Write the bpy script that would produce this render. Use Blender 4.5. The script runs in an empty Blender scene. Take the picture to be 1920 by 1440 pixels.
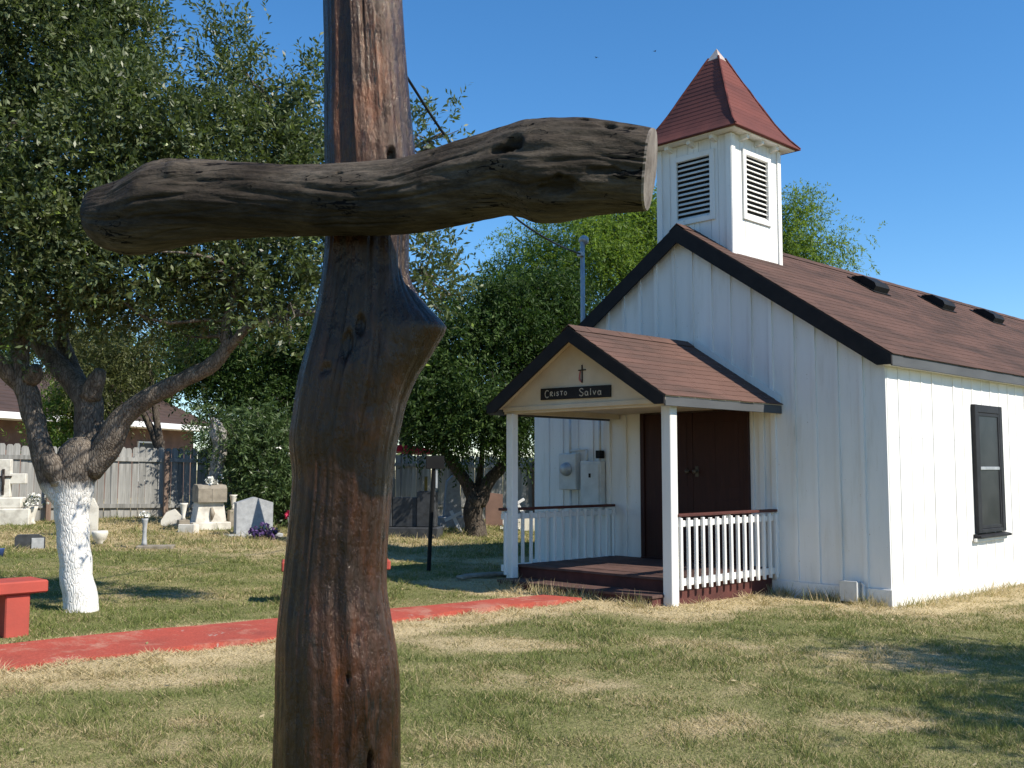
import bpy, math, random
import numpy as np
from mathutils import Vector, Matrix
R = math.radians
random.seed(7)
RNG = np.random.default_rng(11)
scn = bpy.context.scene
COL = scn.collection

# ------------------------------------------------------------------ camera, sky, sun
cam_d = bpy.data.cameras.new('camera')
cam_d.sensor_width = 36.0
cam_d.lens = 36.0 * 1932.0 / 1920.0
cam_d.clip_start = 0.05
cam_d.clip_end = 3000
cam = bpy.data.objects.new('camera', cam_d)
COL.objects.link(cam)
cam.location = (0, 0, 1.5)
cam.rotation_euler = (R(90) + 0.0825, 0, 0)
scn.camera = cam

SUN_AZ, SUN_EL = 117.5, 43.0           # azimuth clockwise from +Y (the view direction)
world = bpy.data.worlds.new('World')
scn.world = world
world.use_nodes = True
wn = world.node_tree.nodes
wl = world.node_tree.links
bg = wn['Background']
sky = wn.new('ShaderNodeTexSky')
sky.sky_type = 'NISHITA'
sky.sun_disc = False
sky.sun_elevation = R(SUN_EL)
sky.sun_rotation = R(SUN_AZ)
sky.altitude = 0
sky.air_density = 1.0
sky.dust_density = 0.0
sky.ozone_density = 6.0
hsv = wn.new('ShaderNodeHueSaturation')
hsv.inputs['Saturation'].default_value = 1.18
hsv.inputs['Hue'].default_value = 0.498
wl.new(sky.outputs[0], hsv.inputs['Color'])
wl.new(hsv.outputs[0], bg.inputs[0])
bg.inputs[1].default_value = 0.132
sun_d = bpy.data.lights.new('sun', 'SUN')
sun_d.energy = 5.0
sun_d.angle = R(0.5)
sun_d.color = (1.0, 0.93, 0.81)
sun = bpy.data.objects.new('sun', sun_d)
COL.objects.link(sun)
sd = Vector((math.sin(R(SUN_AZ)) * math.cos(R(SUN_EL)), math.cos(R(SUN_AZ)) * math.cos(R(SUN_EL)), math.sin(R(SUN_EL))))
sun.rotation_euler = sd.to_track_quat('Z', 'Y').to_euler()
sun.location = (20, -8, 20)
scn.view_settings.view_transform = 'Standard'
scn.view_settings.look = 'None'
scn.view_settings.exposure = 0.45
scn.view_settings.gamma = 1.0
scn.view_settings.use_curve_mapping = False
scn.render.engine = 'CYCLES'
scn.cycles.max_bounces = 6
scn.cycles.transparent_max_bounces = 6
scn.cycles.use_denoising = True

# ------------------------------------------------------------------ helpers
def sstep(a, b, t):
    t = np.clip((t - a) / (b - a), 0, 1)
    return t * t * (3 - 2 * t)

_lat = np.random.default_rng(5).random((256, 256))
def vnoise(x, y):
    x = np.asarray(x, float); y = np.asarray(y, float)
    xi = np.floor(x).astype(int); yi = np.floor(y).astype(int)
    fx = x - xi; fy = y - yi
    fx = fx * fx * (3 - 2 * fx); fy = fy * fy * (3 - 2 * fy)
    a = _lat[xi % 256, yi % 256]; b = _lat[(xi + 1) % 256, yi % 256]
    c = _lat[xi % 256, (yi + 1) % 256]; d = _lat[(xi + 1) % 256, (yi + 1) % 256]
    return (a * (1 - fx) + b * fx) * (1 - fy) + (c * (1 - fx) + d * fx) * fy
def fbm(x, y, o=4):
    s = 0; a = .5; t = 0
    for i in range(o):
        s = s + a * vnoise(x * 2 ** i + 17.3 * i, y * 2 ** i + 9.1 * i); t += a; a *= .5
    return s / t

def gz(x, y):
    x = np.asarray(x, float); y = np.asarray(y, float)
    s = sstep(3, 9, y)
    return (.05 - .0255 * np.clip(x, -6, 6) * s - .05 * (1 - s)
            + .22 * sstep(13, 24, y) * sstep(3, -4, x))
def G(x, y):
    return float(gz(x, y))

def link(o, parent=None):
    COL.objects.link(o)
    if parent is not None:
        o.parent = parent
    return o
def tag(o, label=None, cat=None, group=None, kind=None):
    if label: o['label'] = label
    if cat: o['category'] = cat
    if group: o['group'] = group
    if kind: o['kind'] = kind
    return o
def empty(name, loc=(0, 0, 0), rz=0, label=None, cat=None, group=None):
    o = bpy.data.objects.new(name, None)
    o.empty_display_size = .2
    COL.objects.link(o)
    o.location = loc
    o.rotation_euler = (0, 0, rz)
    return tag(o, label, cat, group)
def mesh(name, V, F, mat, smooth=False):
    m = bpy.data.meshes.new(name)
    m.from_pydata([tuple(v) for v in V], [], [tuple(f) for f in F])
    m.update()
    if smooth:
        m.polygons.foreach_set('use_smooth', [True] * len(m.polygons))
    if mat: m.materials.append(mat)
    return m
def obj(name, VF, mat, parent=None, loc=None, rot=None, smooth=False):
    o = bpy.data.objects.new(name, mesh(name, VF[0], VF[1], mat, smooth))
    link(o, parent)
    if loc is not None: o.location = loc
    if rot is not None: o.rotation_euler = rot
    return o
def inst(name, m, parent=None, loc=(0, 0, 0), rot=(0, 0, 0), scale=None):
    o = bpy.data.objects.new(name, m)
    link(o, parent)
    o.location = loc; o.rotation_euler = rot
    if scale: o.scale = scale
    return o

def orient(V, F):
    V = np.array(V, float); c = V.mean(0); out = []
    for f in F:
        p = V[list(f)]
        n = np.zeros(3)
        for i in range(len(f)):
            a = p[i]; b = p[(i + 1) % len(f)]
            n += np.cross(a, b)
        out.append(tuple(f) if n @ (p.mean(0) - c) >= 0 else tuple(reversed(f)))
    return [tuple(v) for v in V], out
def box(x0, x1, y0, y1, z0, z1, b=0.0):
    if b <= 0:
        V = [(x, y, z) for x in (x0, x1) for y in (y0, y1) for z in (z0, z1)]
        F = [(0, 1, 3, 2), (4, 5, 7, 6), (0, 1, 5, 4), (2, 3, 7, 6), (0, 2, 6, 4), (1, 3, 7, 5)]
        return orient(V, F)
    lo = (x0, y0, z0); hi = (x1, y1, z1)
    V = []; idx = {}
    for s in [(i, j, k) for i in (0, 1) for j in (0, 1) for k in (0, 1)]:
        for ax in range(3):
            p = []
            for d in range(3):
                full = hi[d] if s[d] else lo[d]
                p.append(full if d == ax else (full - b if s[d] else full + b))
            idx[s, ax] = len(V); V.append(tuple(p))
    F = []
    for ax in range(3):
        o = [d for d in range(3) if d != ax]
        for v in (0, 1):
            q = []
            for (i, j) in ((0, 0), (1, 0), (1, 1), (0, 1)):
                s = [0, 0, 0]; s[ax] = v; s[o[0]] = i; s[o[1]] = j
                q.append(idx[tuple(s), ax])
            F.append(q)
        for i in (0, 1):
            for j in (0, 1):
                s0 = [0, 0, 0]; s0[o[0]] = i; s0[o[1]] = j; s1 = list(s0); s1[ax] = 1
                F.append([idx[tuple(s0), o[0]], idx[tuple(s1), o[0]], idx[tuple(s1), o[1]], idx[tuple(s0), o[1]]])
    for s in [(i, j, k) for i in (0, 1) for j in (0, 1) for k in (0, 1)]:
        F.append([idx[s, 0], idx[s, 1], idx[s, 2]])
    return orient(V, F)
def prism(poly, axis, lo, hi):
    """extrude a polygon; axis 'y': poly is (x,z); 'x': (y,z); 'z': (x,y)"""
    n = len(poly)
    def P(p, t):
        return {'y': (p[0], t, p[1]), 'x': (t, p[0], p[1]), 'z': (p[0], p[1], t)}[axis]
    V = [P(p, lo) for p in poly] + [P(p, hi) for p in poly]
    area = sum(poly[i][0] * poly[(i + 1) % n][1] - poly[(i + 1) % n][0] * poly[i][1] for i in range(n))
    F = [list(range(n)), list(range(n, 2 * n))[::-1]] + [(i + n, (i + 1) % n + n, (i + 1) % n, i) for i in range(n)]
    s = (area > 0)
    if axis == 'y': s = not s
    if s: F = [tuple(reversed(f)) for f in F]
    return V, F
def lathe(prof, n=20):
    V = []; F = []
    for r, z in prof:
        for i in range(n):
            a = 2 * math.pi * i / n
            V.append((r * math.cos(a), r * math.sin(a), z))
    for k in range(len(prof) - 1):
        for i in range(n):
            j = (i + 1) % n
            F.append((k * n + i, k * n + j, (k + 1) * n + j, (k + 1) * n + i))
    F.append(tuple(range(n))[::-1])
    F.append(tuple(range((len(prof) - 1) * n, len(prof) * n)))
    return V, F
def tube(pts, rad, n=8, noise=0.0, seed=0, caps=True):
    P = np.array(pts, float); m = len(P)
    rad = np.broadcast_to(np.array(rad, float), (m,))
    T = np.gradient(P, axis=0); T /= np.linalg.norm(T, axis=1)[:, None] + 1e-9
    ref = np.array([0, 0, 1.0]) if abs(T[0][2]) < .9 else np.array([1.0, 0, 0])
    V = []; F = []
    u = np.cross(T[0], ref); u /= np.linalg.norm(u)
    for k in range(m):
        u = u - T[k] * (u @ T[k]); u /= np.linalg.norm(u) + 1e-9
        w = np.cross(T[k], u)
        for i in range(n):
            a = 2 * math.pi * i / n
            rr = rad[k]
            if noise:
                rr *= 1 + noise * (float(fbm(a * 1.6 + seed * 3.1 + 20, k * .7 + seed, 3)) - .5) * 2
            V.append(tuple(P[k] + rr * (math.cos(a) * u + math.sin(a) * w)))
    for k in range(m - 1):
        for i in range(n):
            j = (i + 1) % n
            F.append((k * n + i, k * n + j, (k + 1) * n + j, (k + 1) * n + i))
    if caps:
        F.append(tuple(range(n))[::-1]); F.append(tuple(range((m - 1) * n, m * n)))
    return V, F
def spline(pts, step):
    """Catmull-Rom through n-d points"""
    P = np.array(pts, float); out = []
    Q = np.vstack([2 * P[0] - P[1], P, 2 * P[-1] - P[-2]])
    for i in range(1, len(Q) - 2):
        n = max(2, int(np.linalg.norm(Q[i + 1][:3] - Q[i][:3]) / step))
        for t in np.linspace(0, 1, n, endpoint=False):
            a, b, c, d = Q[i - 1], Q[i], Q[i + 1], Q[i + 2]
            out.append(.5 * (2 * b + (c - a) * t + (2 * a - 5 * b + 4 * c - d) * t * t + (3 * b - a - 3 * c + d) * t ** 3))
    out.append(P[-1])
    return np.array(out)
class MB:
    def __init__(self): self.V = []; self.F = []
    def add(self, VF, M=None):
        n = len(self.V)
        for v in VF[0]:
            self.V.append(tuple(M @ Vector(v)) if M is not None else tuple(v))
        self.F += [tuple(i + n for i in f) for f in VF[1]]
        return self
    @property
    def vf(self): return self.V, self.F
def fast_mesh(name, V, nper, mat, attr=None):
    """many separate faces, nper corners each; attr: point float attribute 'tint'"""
    m = bpy.data.meshes.new(name)
    nv = len(V); nf = nv // nper
    m.vertices.add(nv); m.vertices.foreach_set('co', np.asarray(V, np.float32).ravel())
    m.loops.add(nv); m.loops.foreach_set('vertex_index', np.arange(nv, dtype=np.int32))
    m.polygons.add(nf); m.polygons.foreach_set('loop_start', np.arange(0, nv, nper, dtype=np.int32))
    if attr is not None:
        a = m.attributes.new('tint', 'FLOAT', 'POINT')
        a.data.foreach_set('value', np.asarray(attr, np.float32))
    m.update(calc_edges=True)
    m.materials.append(mat)
    return m

# ------------------------------------------------------------------ materials
def nodes(name):
    m = bpy.data.materials.new(name)
    m.use_nodes = True
    nt = m.node_tree
    return m, nt.nodes, nt.links, nt.nodes['Principled BSDF']
def ramp(n, l, fac, stops):
    r = n.new('ShaderNodeValToRGB')
    while len(r.color_ramp.elements) < len(stops): r.color_ramp.elements.new(.5)
    for e, (p, c) in zip(r.color_ramp.elements, stops):
        e.position = p; e.color = (*c, 1)
    l.new(fac, r.inputs[0])
    return r.outputs[0]
def noise_tex(n, l, scale, detail=5, stretch=(1, 1, 1), rough=.6, dist=0.0, coord='Object'):
    tc = n.new('ShaderNodeTexCoord'); mp = n.new('ShaderNodeMapping')
    l.new(tc.outputs[coord], mp.inputs[0]); mp.inputs['Scale'].default_value = stretch
    t = n.new('ShaderNodeTexNoise'); l.new(mp.outputs[0], t.inputs['Vector'])
    t.inputs['Scale'].default_value = scale; t.inputs['Detail'].default_value = detail
    t.inputs['Roughness'].default_value = rough; t.inputs['Distortion'].default_value = dist
    return t.outputs['Fac']
def bump(n, l, h, bs, strength, dist=.01, prev=None):
    b = n.new('ShaderNodeBump'); b.inputs['Strength'].default_value = strength
    b.inputs['Distance'].default_value = dist
    l.new(h, b.inputs['Height'])
    if prev is not None: l.new(prev, b.inputs['Normal'])
    l.new(b.outputs[0], bs.inputs['Normal'])
    return b.outputs[0]
def mixc(n, l, fac, a, b, mode='MIX'):
    m = n.new('ShaderNodeMix'); m.data_type = 'RGBA'; m.blend_type = mode
    if isinstance(fac, float): m.inputs['Factor'].default_value = fac
    else: l.new(fac, m.inputs['Factor'])
    for s, v in ((6, a), (7, b)):
        if isinstance(v, tuple): m.inputs[s].default_value = (*v, 1)
        else: l.new(v, m.inputs[s])
    return m.outputs[2]
def math_node(n, l, op, a, b=None):
    m = n.new('ShaderNodeMath'); m.operation = op
    for i, v in enumerate((a, b)):
        if v is None: continue
        if isinstance(v, (int, float)): m.inputs[i].default_value = v
        else: l.new(v, m.inputs[i])
    return m.outputs[0]
def pm(name, c0, c1=None, scale=4, stretch=(1, 1, 1), rough=.7, bmp=.3, bdist=.004, bscale=None, lo=.35, hi=.65, vary=.0, spec=.2, metal=0):
    m, n, l, b = nodes(name)
    c1 = c1 or tuple(x * .75 for x in c0)
    f = noise_tex(n, l, scale, 6, stretch)
    c = ramp(n, l, f, [(lo, c0), (hi, c1)])
    if vary:
        oi = n.new('ShaderNodeObjectInfo')
        v = math_node(n, l, 'MULTIPLY_ADD', oi.outputs['Random'], 2 * vary)
        v.node.inputs[2].default_value = 1 - vary
        hs = n.new('ShaderNodeHueSaturation'); l.new(c, hs.inputs['Color']); l.new(v, hs.inputs['Value'])
        c = hs.outputs[0]
    l.new(c, b.inputs['Base Color'])
    b.inputs['Roughness'].default_value = rough
    b.inputs['Specular IOR Level'].default_value = spec
    b.inputs['Metallic'].default_value = metal
    if bmp:
        f2 = noise_tex(n, l, bscale or scale * 4, 6, stretch)
        bump(n, l, f2, b, bmp, bdist)
    return m
def white_paint():
    m, n, l, b = nodes('white_painted_wood')
    f = noise_tex(n, l, 2.2, 7, (2.2, 2.2, .35), .65)
    c = ramp(n, l, f, [(.3, (.82, .80, .765)), (.54, (.79, .77, .73)), (.69, (.70, .675, .62)), (.82, (.52, .49, .42))])
    f3 = noise_tex(n, l, 7, 6, (6, 6, .28), .7)
    st = ramp(n, l, f3, [(.60, (1, 1, 1)), (.78, (.80, .77, .71))])
    c = mixc(n, l, 1.0, c, st, 'MULTIPLY')
    f4 = noise_tex(n, l, 26, 3, (1, 1, 1), .5)
    fl = ramp(n, l, f4, [(.73, (1, 1, 1)), (.77, (.66, .61, .54))])
    c = mixc(n, l, 1.0, c, fl, 'MULTIPLY')
    oi = n.new('ShaderNodeObjectInfo')
    v = math_node(n, l, 'MULTIPLY_ADD', oi.outputs['Random'], .10); v.node.inputs[2].default_value = .93
    hs = n.new('ShaderNodeHueSaturation'); l.new(c, hs.inputs['Color']); l.new(v, hs.inputs['Value'])
    l.new(hs.outputs[0], b.inputs['Base Color'])
    b.inputs['Roughness'].default_value = .62
    b.inputs['Specular IOR Level'].default_value = .25
    f2 = noise_tex(n, l, 9, 8, (5, 5, .5), .7)
    bump(n, l, f2, b, .4, .004)
    return m
def shingle(name, ca, cb, stain):
    m, n, l, b = nodes(name)
    at = n.new('ShaderNodeAttribute'); at.attribute_name = 'tint'
    c = ramp(n, l, at.outputs['Fac'], [(0, ca), (1, cb)])
    f = noise_tex(n, l, 1.3, 6, (1.6, .5, 1.6), .65, .6)
    s = ramp(n, l, f, [(.40, (0, 0, 0)), (.64, (1, 1, 1))])
    c = mixc(n, l, s, c, stain)
    g = noise_tex(n, l, 160, 2)
    g2 = ramp(n, l, g, [(.3, (.82, .82, .82)), (.7, (1.15, 1.15, 1.15))])
    c = mixc(n, l, 1.0, c, g2, 'MULTIPLY')
    l.new(c, b.inputs['Base Color'])
    b.inputs['Roughness'].default_value = .95
    b.inputs['Specular IOR Level'].default_value = .08
    bump(n, l, g, b, .25, .002)
    return m
def leaf_mat(name, stops, trans=(.12, .2, .03), tw=.25, rough=.38, spec=.3):
    m, n, l, b = nodes(name)
    at = n.new('ShaderNodeAttribute'); at.attribute_name = 'tint'
    c = ramp(n, l, at.outputs['Fac'], stops)
    l.new(c, b.inputs['Base Color'])
    b.inputs['Roughness'].default_value = rough
    b.inputs['Specular IOR Level'].default_value = spec
    t = n.new('ShaderNodeBsdfTranslucent'); t.inputs[0].default_value = (*trans, 1)
    mx = n.new('ShaderNodeMixShader'); mx.inputs[0].default_value = tw
    l.new(b.outputs[0], mx.inputs[1]); l.new(t.outputs[0], mx.inputs[2])
    l.new(mx.outputs[0], n['Material Output'].inputs[0])
    return m
def bark_mat(name, ca, cb, scale=6, white_to=None):
    m, n, l, b = nodes(name)
    tc = n.new('ShaderNodeTexCoord'); mp = n.new('ShaderNodeMapping')
    l.new(tc.outputs['Object'], mp.inputs[0]); mp.inputs['Scale'].default_value = (1, 1, .32)
    nz = n.new('ShaderNodeTexNoise'); nz.inputs['Scale'].default_value = 7; nz.inputs['Detail'].default_value = 4
    l.new(mp.outputs[0], nz.inputs['Vector'])
    mx = n.new('ShaderNodeMix'); mx.data_type = 'VECTOR'; mx.inputs['Factor'].default_value = .10
    l.new(mp.outputs[0], mx.inputs[4]); l.new(nz.outputs['Color'], mx.inputs[5])
    vo = n.new('ShaderNodeTexVoronoi'); vo.feature = 'DISTANCE_TO_EDGE'; vo.inputs['Scale'].default_value = scale * 9
    l.new(mx.outputs[1], vo.inputs['Vector'])
    h = ramp(n, l, vo.outputs['Distance'], [(0.0, (0, 0, 0)), (.22, (1, 1, 1))])
    f = noise_tex(n, l, scale * 3, 7, (1, 1, .4))
    c = ramp(n, l, f, [(.3, ca), (.7, cb)])
    crack = ramp(n, l, vo.outputs['Distance'], [(0.0, (.45, .42, .4)), (.16, (1, 1, 1))])
    c = mixc(n, l, 1.0, c, crack, 'MULTIPLY')
    if white_to is not None:
        sx = n.new('ShaderNodeSeparateXYZ'); l.new(tc.outputs['Object'], sx.inputs[0])
        nn = noise_tex(n, l, 5, 4)
        z = math_node(n, l, 'ADD', sx.outputs['Z'], math_node(n, l, 'MULTIPLY', nn, .22))
        k = n.new('ShaderNodeMapRange'); l.new(z, k.inputs['Value'])
        k.inputs['From Min'].default_value = white_to - .03 + .11; k.inputs['From Max'].default_value = white_to + .07 + .11
        # chips where the limewash missed the deepest cracks
        wpaint = ramp(n, l, f, [(.25, (.80, .79, .76)), (.75, (.68, .66, .62))])
        chip = ramp(n, l, vo.outputs['Distance'], [(.0, (.62, .58, .53)), (.06, (1, 1, 1))])
        wpaint = mixc(n, l, 1.0, wpaint, chip, 'MULTIPLY')
        c = mixc(n, l, k.outputs[0], wpaint, c)
    l.new(c, b.inputs['Base Color']); b.inputs['Roughness'].default_value = .9
    b.inputs['Specular IOR Level'].default_value = .2
    p = bump(n, l, h, b, .6, .008)
    bump(n, l, f, b, .6, .014, p)
    return m
def cross_wood(name, stretch, dusty):
    m, n, l, b = nodes(name)
    st1 = tuple(max(.5, x ** .5) for x in stretch)
    f = noise_tex(n, l, 2.4, 10, st1, .68, .7)
    if dusty:
        c = ramp(n, l, f, [(.30, (.019, .014, .010)), (.45, (.046, .036, .027)), (.6, (.088, .072, .056)), (.78, (.15, .125, .10))])
    else:
        c = ramp(n, l, f, [(.34, (.006, .0026, .0016)), (.48, (.016, .0060, .0032)), (.57, (.038, .0125, .0050)), (.65, (.090, .028, .0080)), (.76, (.18, .058, .013))])
    fine = noise_tex(n, l, 15, 12, stretch, .8, .2)
    fc = ramp(n, l, fine, [(.34, (.45, .45, .45)), (.5, (.95, .95, .95)), (.66, (1.5, 1.45, 1.4))])
    c = mixc(n, l, 1.0, c, fc, 'MULTIPLY')
    # long drying cracks: thin contour lines of a stretched noise, broken up by a second one
    ln = noise_tex(n, l, 2.6, 4, tuple(x * 1.1 if x > 1 else x * .5 for x in stretch), .6, .1)
    d = math_node(n, l, 'ABSOLUTE', math_node(n, l, 'SUBTRACT', ln, .5))
    gate = noise_tex(n, l, 6, 3)
    wid = math_node(n, l, 'MULTIPLY', math_node(n, l, 'MAXIMUM', math_node(n, l, 'SUBTRACT', gate, .50 if dusty else .46), 0.0), .07 if dusty else .08)
    crack = math_node(n, l, 'LESS_THAN', d, wid)
    c = mixc(n, l, crack, c, (.004, .003, .003))
    at = n.new('ShaderNodeAttribute'); at.attribute_name = 'recess'
    c = mixc(n, l, at.outputs['Fac'], c, (.008, .006, .005))  # near-black mixed in with the depth of knots, hollows and grooves
    l.new(c, b.inputs['Base Color'])
    mid = noise_tex(n, l, 17, 8, tuple(max(.8, x ** .45) for x in stretch), .7)
    rr = ramp(n, l, mid, [(.38, (.14,) * 3), (.62, (.50,) * 3)] if not dusty else [(.3, (.5,) * 3), (.75, (.85,) * 3)])
    l.new(rr, b.inputs['Roughness'])
    if not dusty:
        b.inputs['Specular Tint'].default_value = (1.0, .72, .50, 1)
        b.inputs['Coat Tint'].default_value = (1.0, .86, .74, 1)
    b.inputs['Specular IOR Level'].default_value = .45 if not dusty else .12
    b.inputs['Coat Weight'].default_value = .38 if not dusty else 0.0
    b.inputs['Coat Roughness'].default_value = .11
    g = noise_tex(n, l, 9, 7, tuple(max(.6, x ** .35) for x in stretch), .65)
    p = bump(n, l, g, b, .6, .024)
    p = bump(n, l, mid, b, .55, .009, p)
    p = bump(n, l, fine, b, .55 if dusty else .3, .006, p)
    inv = math_node(n, l, 'SUBTRACT', 1.0, crack)
    p = bump(n, l, inv, b, .8, .008, p)
    if not dusty:
        l.new(p, b.inputs['Coat Normal'])
    return m
def path_mat():
    m, n, l, b = nodes('worn_red_concrete')
    f = noise_tex(n, l, 1.5, 7, (1, 1, 1), .65)
    c = ramp(n, l, f, [(.3, (.43, .085, .058)), (.52, (.38, .080, .056)), (.7, (.29, .070, .052))])
    w = noise_tex(n, l, 2.1, 9, (1, 1, 1), .72, .4)
    k = ramp(n, l, w, [(.53, (0, 0, 0)), (.62, (1, 1, 1))])
    c = mixc(n, l, math_node(n, l, 'MULTIPLY', k, .55), c, (.46, .26, .19))
    w2 = noise_tex(n, l, 3.4, 9, (1, 1, 1), .75, .8)
    k2 = ramp(n, l, w2, [(.63, (0, 0, 0)), (.65, (1, 1, 1))])
    c = mixc(n, l, k2, c, (.40, .36, .31))
    d = noise_tex(n, l, 55, 4)
    dk = ramp(n, l, d, [(.35, (.78, .78, .78)), (.65, (1.1, 1.1, 1.1))])
    c = mixc(n, l, 1.0, c, dk, 'MULTIPLY')
    l.new(c, b.inputs['Base Color']); b.inputs['Roughness'].default_value = .9
    b.inputs['Specular IOR Level'].default_value = .15
    bump(n, l, d, b, .5, .006)
    return m

M = {}
M['white'] = white_paint()
M['cream'] = pm('cream_plywood', (.64, .56, .44), (.55, .47, .36), 2.5, (1, 1, 1), .7, .2)
M['black'] = pm('black_painted_trim', (.014, .013, .014), (.022, .020, .020), 6, (1, 1, 1), .75, .3, spec=.2)
M['fascia'] = pm('grey_fascia_paint', (.10, .104, .108), (.075, .078, .082), 3, (1, .3, 1), .7, .2, vary=.05)
M['roof'] = shingle('brown_shingles', (.122, .072, .058), (.114, .067, .054), (.066, .045, .038))
M['porch_roof'] = shingle('red_brown_shingles', (.150, .086, .068), (.13, .075, .060), (.088, .058, .048))
M['spire'] = shingle('red_shingles', (.165, .062, .053), (.155, .058, .050), (.115, .048, .044))
M['hipcap'] = pm('worn_hip_shingles', (.15, .042, .036), (.05, .020, .018), 9, rough=.95)
M['zinc'] = pm('pale_metal_cap', (.55, .50, .46), (.38, .27, .22), 7, rough=.5, bmp=.2)
M['door'] = pm('dark_red_brown_door', (.045, .016, .012), (.033, .012, .010), 5, (3, 3, .4), .55, .2)
M['handle'] = pm('dull_brass', (.12, .10, .075), (.08, .065, .05), 9, rough=.5, metal=.5, bmp=0)
M['rail_cap'] = pm('red_brown_rail_paint', (.10, .035, .028), (.075, .028, .024), 6, (1, 1, 1), .6, .3)
M['porch_base'] = pm('dark_red_porch_paint', (.11, .040, .034), (.07, .028, .025), 5, rough=.8, bmp=.4)
M['porch_floor'] = pm('worn_brown_porch_floor', (.13, .075, .062), (.075, .045, .040), 5, (1, 1, 1), .75, .4, vary=.1)
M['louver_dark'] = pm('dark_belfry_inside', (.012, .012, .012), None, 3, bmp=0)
M['window_frame'] = pm('charcoal_window_frame', (.020, .020, .022), (.030, .030, .032), 6, rough=.6, bmp=.1)
M['glass'] = pm('dark_window_screen', (.014, .014, .015), (.040, .040, .041), 2.2, (1, 1, 1), .4, .0, lo=.3, hi=.75, spec=.25)
M['metal_grey'] = pm('grey_painted_metal', (.62, .62, .60), (.50, .50, .48), 5, rough=.55, bmp=.1)
M['galv'] = pm('galvanised_steel', (.45, .46, .47), (.33, .34, .35), 9, rough=.45, bmp=.1, metal=.4)
M['vent'] = pm('black_vent_metal', (.010, .010, .011), (.015, .015, .015), 5, rough=.6, bmp=.1, spec=.12)
M['sign_black'] = pm('black_sign_board', (.012, .011, .013), (.02, .018, .018), 5, rough=.6, bmp=.2)
M['letter'] = pm('cream_lettering', (.55, .50, .42), (.36, .32, .26), 60, rough=.7, bmp=0)
M['emblem_red'] = pm('faded_red_emblem', (.48, .17, .15), (.36, .12, .11), 30, bmp=0)
M['red_path'] = path_mat()
M['red_bench'] = pm('red_painted_bench', (.42, .076, .054), (.34, .068, .05), 4, rough=.7, bmp=.4, bscale=30)
M['fence'] = pm('weathered_fence_wood', (.34, .335, .315), (.19, .187, .175), 3, (6, 6, .35), .9, .5, vary=.22)
M['fence_post'] = pm('brown_fence_post', (.24, .17, .13), (.15, .11, .09), 4, (5, 5, .4), .9, .5, vary=.15)
M['stone_white'] = pm('whitewashed_stone', (.68, .65, .58), (.36, .33, .28), 5, rough=.9, bmp=.4, lo=.45, hi=.75)
M['stone_grey'] = pm('grey_granite', (.42, .43, .44), (.30, .31, .32), 14, rough=.7, bmp=.3)
M['stone_dark'] = pm('dark_granite', (.06, .064, .07), (.035, .037, .04), 9, rough=.5, bmp=.2)
M['stone_tan'] = pm('tan_stone', (.33, .29, .23), (.20, .175, .14), 7, rough=.9, bmp=.5)
M['bronze'] = pm('dark_bronze', (.05, .04, .035), None, 9, rough=.5)
M['pink'] = pm('pink_petals', (.65, .06, .13), (.5, .04, .1), 20, bmp=0)
M['purple'] = pm('purple_petals', (.12, .07, .20), (.07, .045, .12), 20, bmp=0)
M['whiteflower'] = pm('white_petals', (.78, .77, .74), (.6, .6, .52), 20, bmp=0)
M['yellow'] = pm('yellow_plastic', (.70, .52, .04), (.62, .45, .04), 8, rough=.4, bmp=0)
M['stake'] = pm('ochre_stake', (.34, .22, .05), (.25, .16, .05), 8, bmp=0)
M['blue'] = pm('blue_plastic', (.05, .09, .25), None, 8, rough=.4, bmp=0)
M['brick'] = pm('house_brick', (.20, .125, .10), (.13, .085, .07), 2, rough=.9, bmp=.2, vary=.25)
M['mortar'] = pm('mortar', (.42, .38, .33), None, 5, rough=.95)
M['house_roof'] = pm('house_roof_shingles', (.085, .055, .047), (.06, .042, .037), 2, rough=.95, vary=.12)
M['white_trim'] = pm('white_house_trim', (.80, .80, .80), (.74, .74, .73), 3, rough=.6, bmp=0)
M['red_tin'] = pm('bright_red_canopy', (.60, .015, .03), (.5, .012, .025), 4, rough=.5, bmp=0)
M['bark_oak'] = bark_mat('oak_bark', (.095, .08, .066), (.25, .213, .175), 5, white_to=1.17)
M['bark'] = bark_mat('grey_bark', (.06, .048, .040), (.15, .125, .10), 4)
M['bark_pale'] = bark_mat('pale_dead_bark', (.26, .25, .235), (.46, .445, .42), 4)
M['post_wood'] = cross_wood('varnished_post_wood', (6, 6, .8), False)
M['bar_wood'] = cross_wood('weathered_crossbar_wood', (.8, 6, 6), True)
M['cut_wood'] = pm('grey_cut_wood', (.24, .21, .18), (.11, .09, .075), 14, rough=.9, bmp=.5)
M['wire'] = pm('black_cable', (.015, .015, .016), None, 9, bmp=0, rough=.5)
M['leaf_oak'] = leaf_mat('oak_leaves', [(0, (.022, .036, .012)), (.40, (.058, .080, .027)), (.7, (.125, .152, .062)), (.9, (.23, .25, .13)), (.97, (.30, .31, .18)), (1, (.22, .29, .05))], (.14, .20, .04), .28, .42, .4)
M['leaf_dark'] = leaf_mat('dark_tree_leaves', [(0, (.014, .028, .007)), (.6, (.036, .066, .015)), (1, (.105, .155, .038))], (.06, .12, .015), .24, .55, .15)
M['leaf_mesquite'] = leaf_mat('mesquite_leaves', [(0, (.055, .10, .022)), (.6, (.13, .20, .040)), (1, (.23, .31, .075))], (.24, .36, .04), .42, .55, .3)
M['leaf_shrub'] = leaf_mat('shrub_leaves', [(0, (.035, .06, .02)), (.6, (.07, .11, .035)), (1, (.13, .18, .07))], (.08, .14, .03), .25, .4)
M['leaf_olive'] = leaf_mat('olive_leaves', [(0, (.05, .06, .02)), (.6, (.09, .10, .03)), (1, (.15, .16, .05))], (.12, .14, .03), .3, .5)
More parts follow.
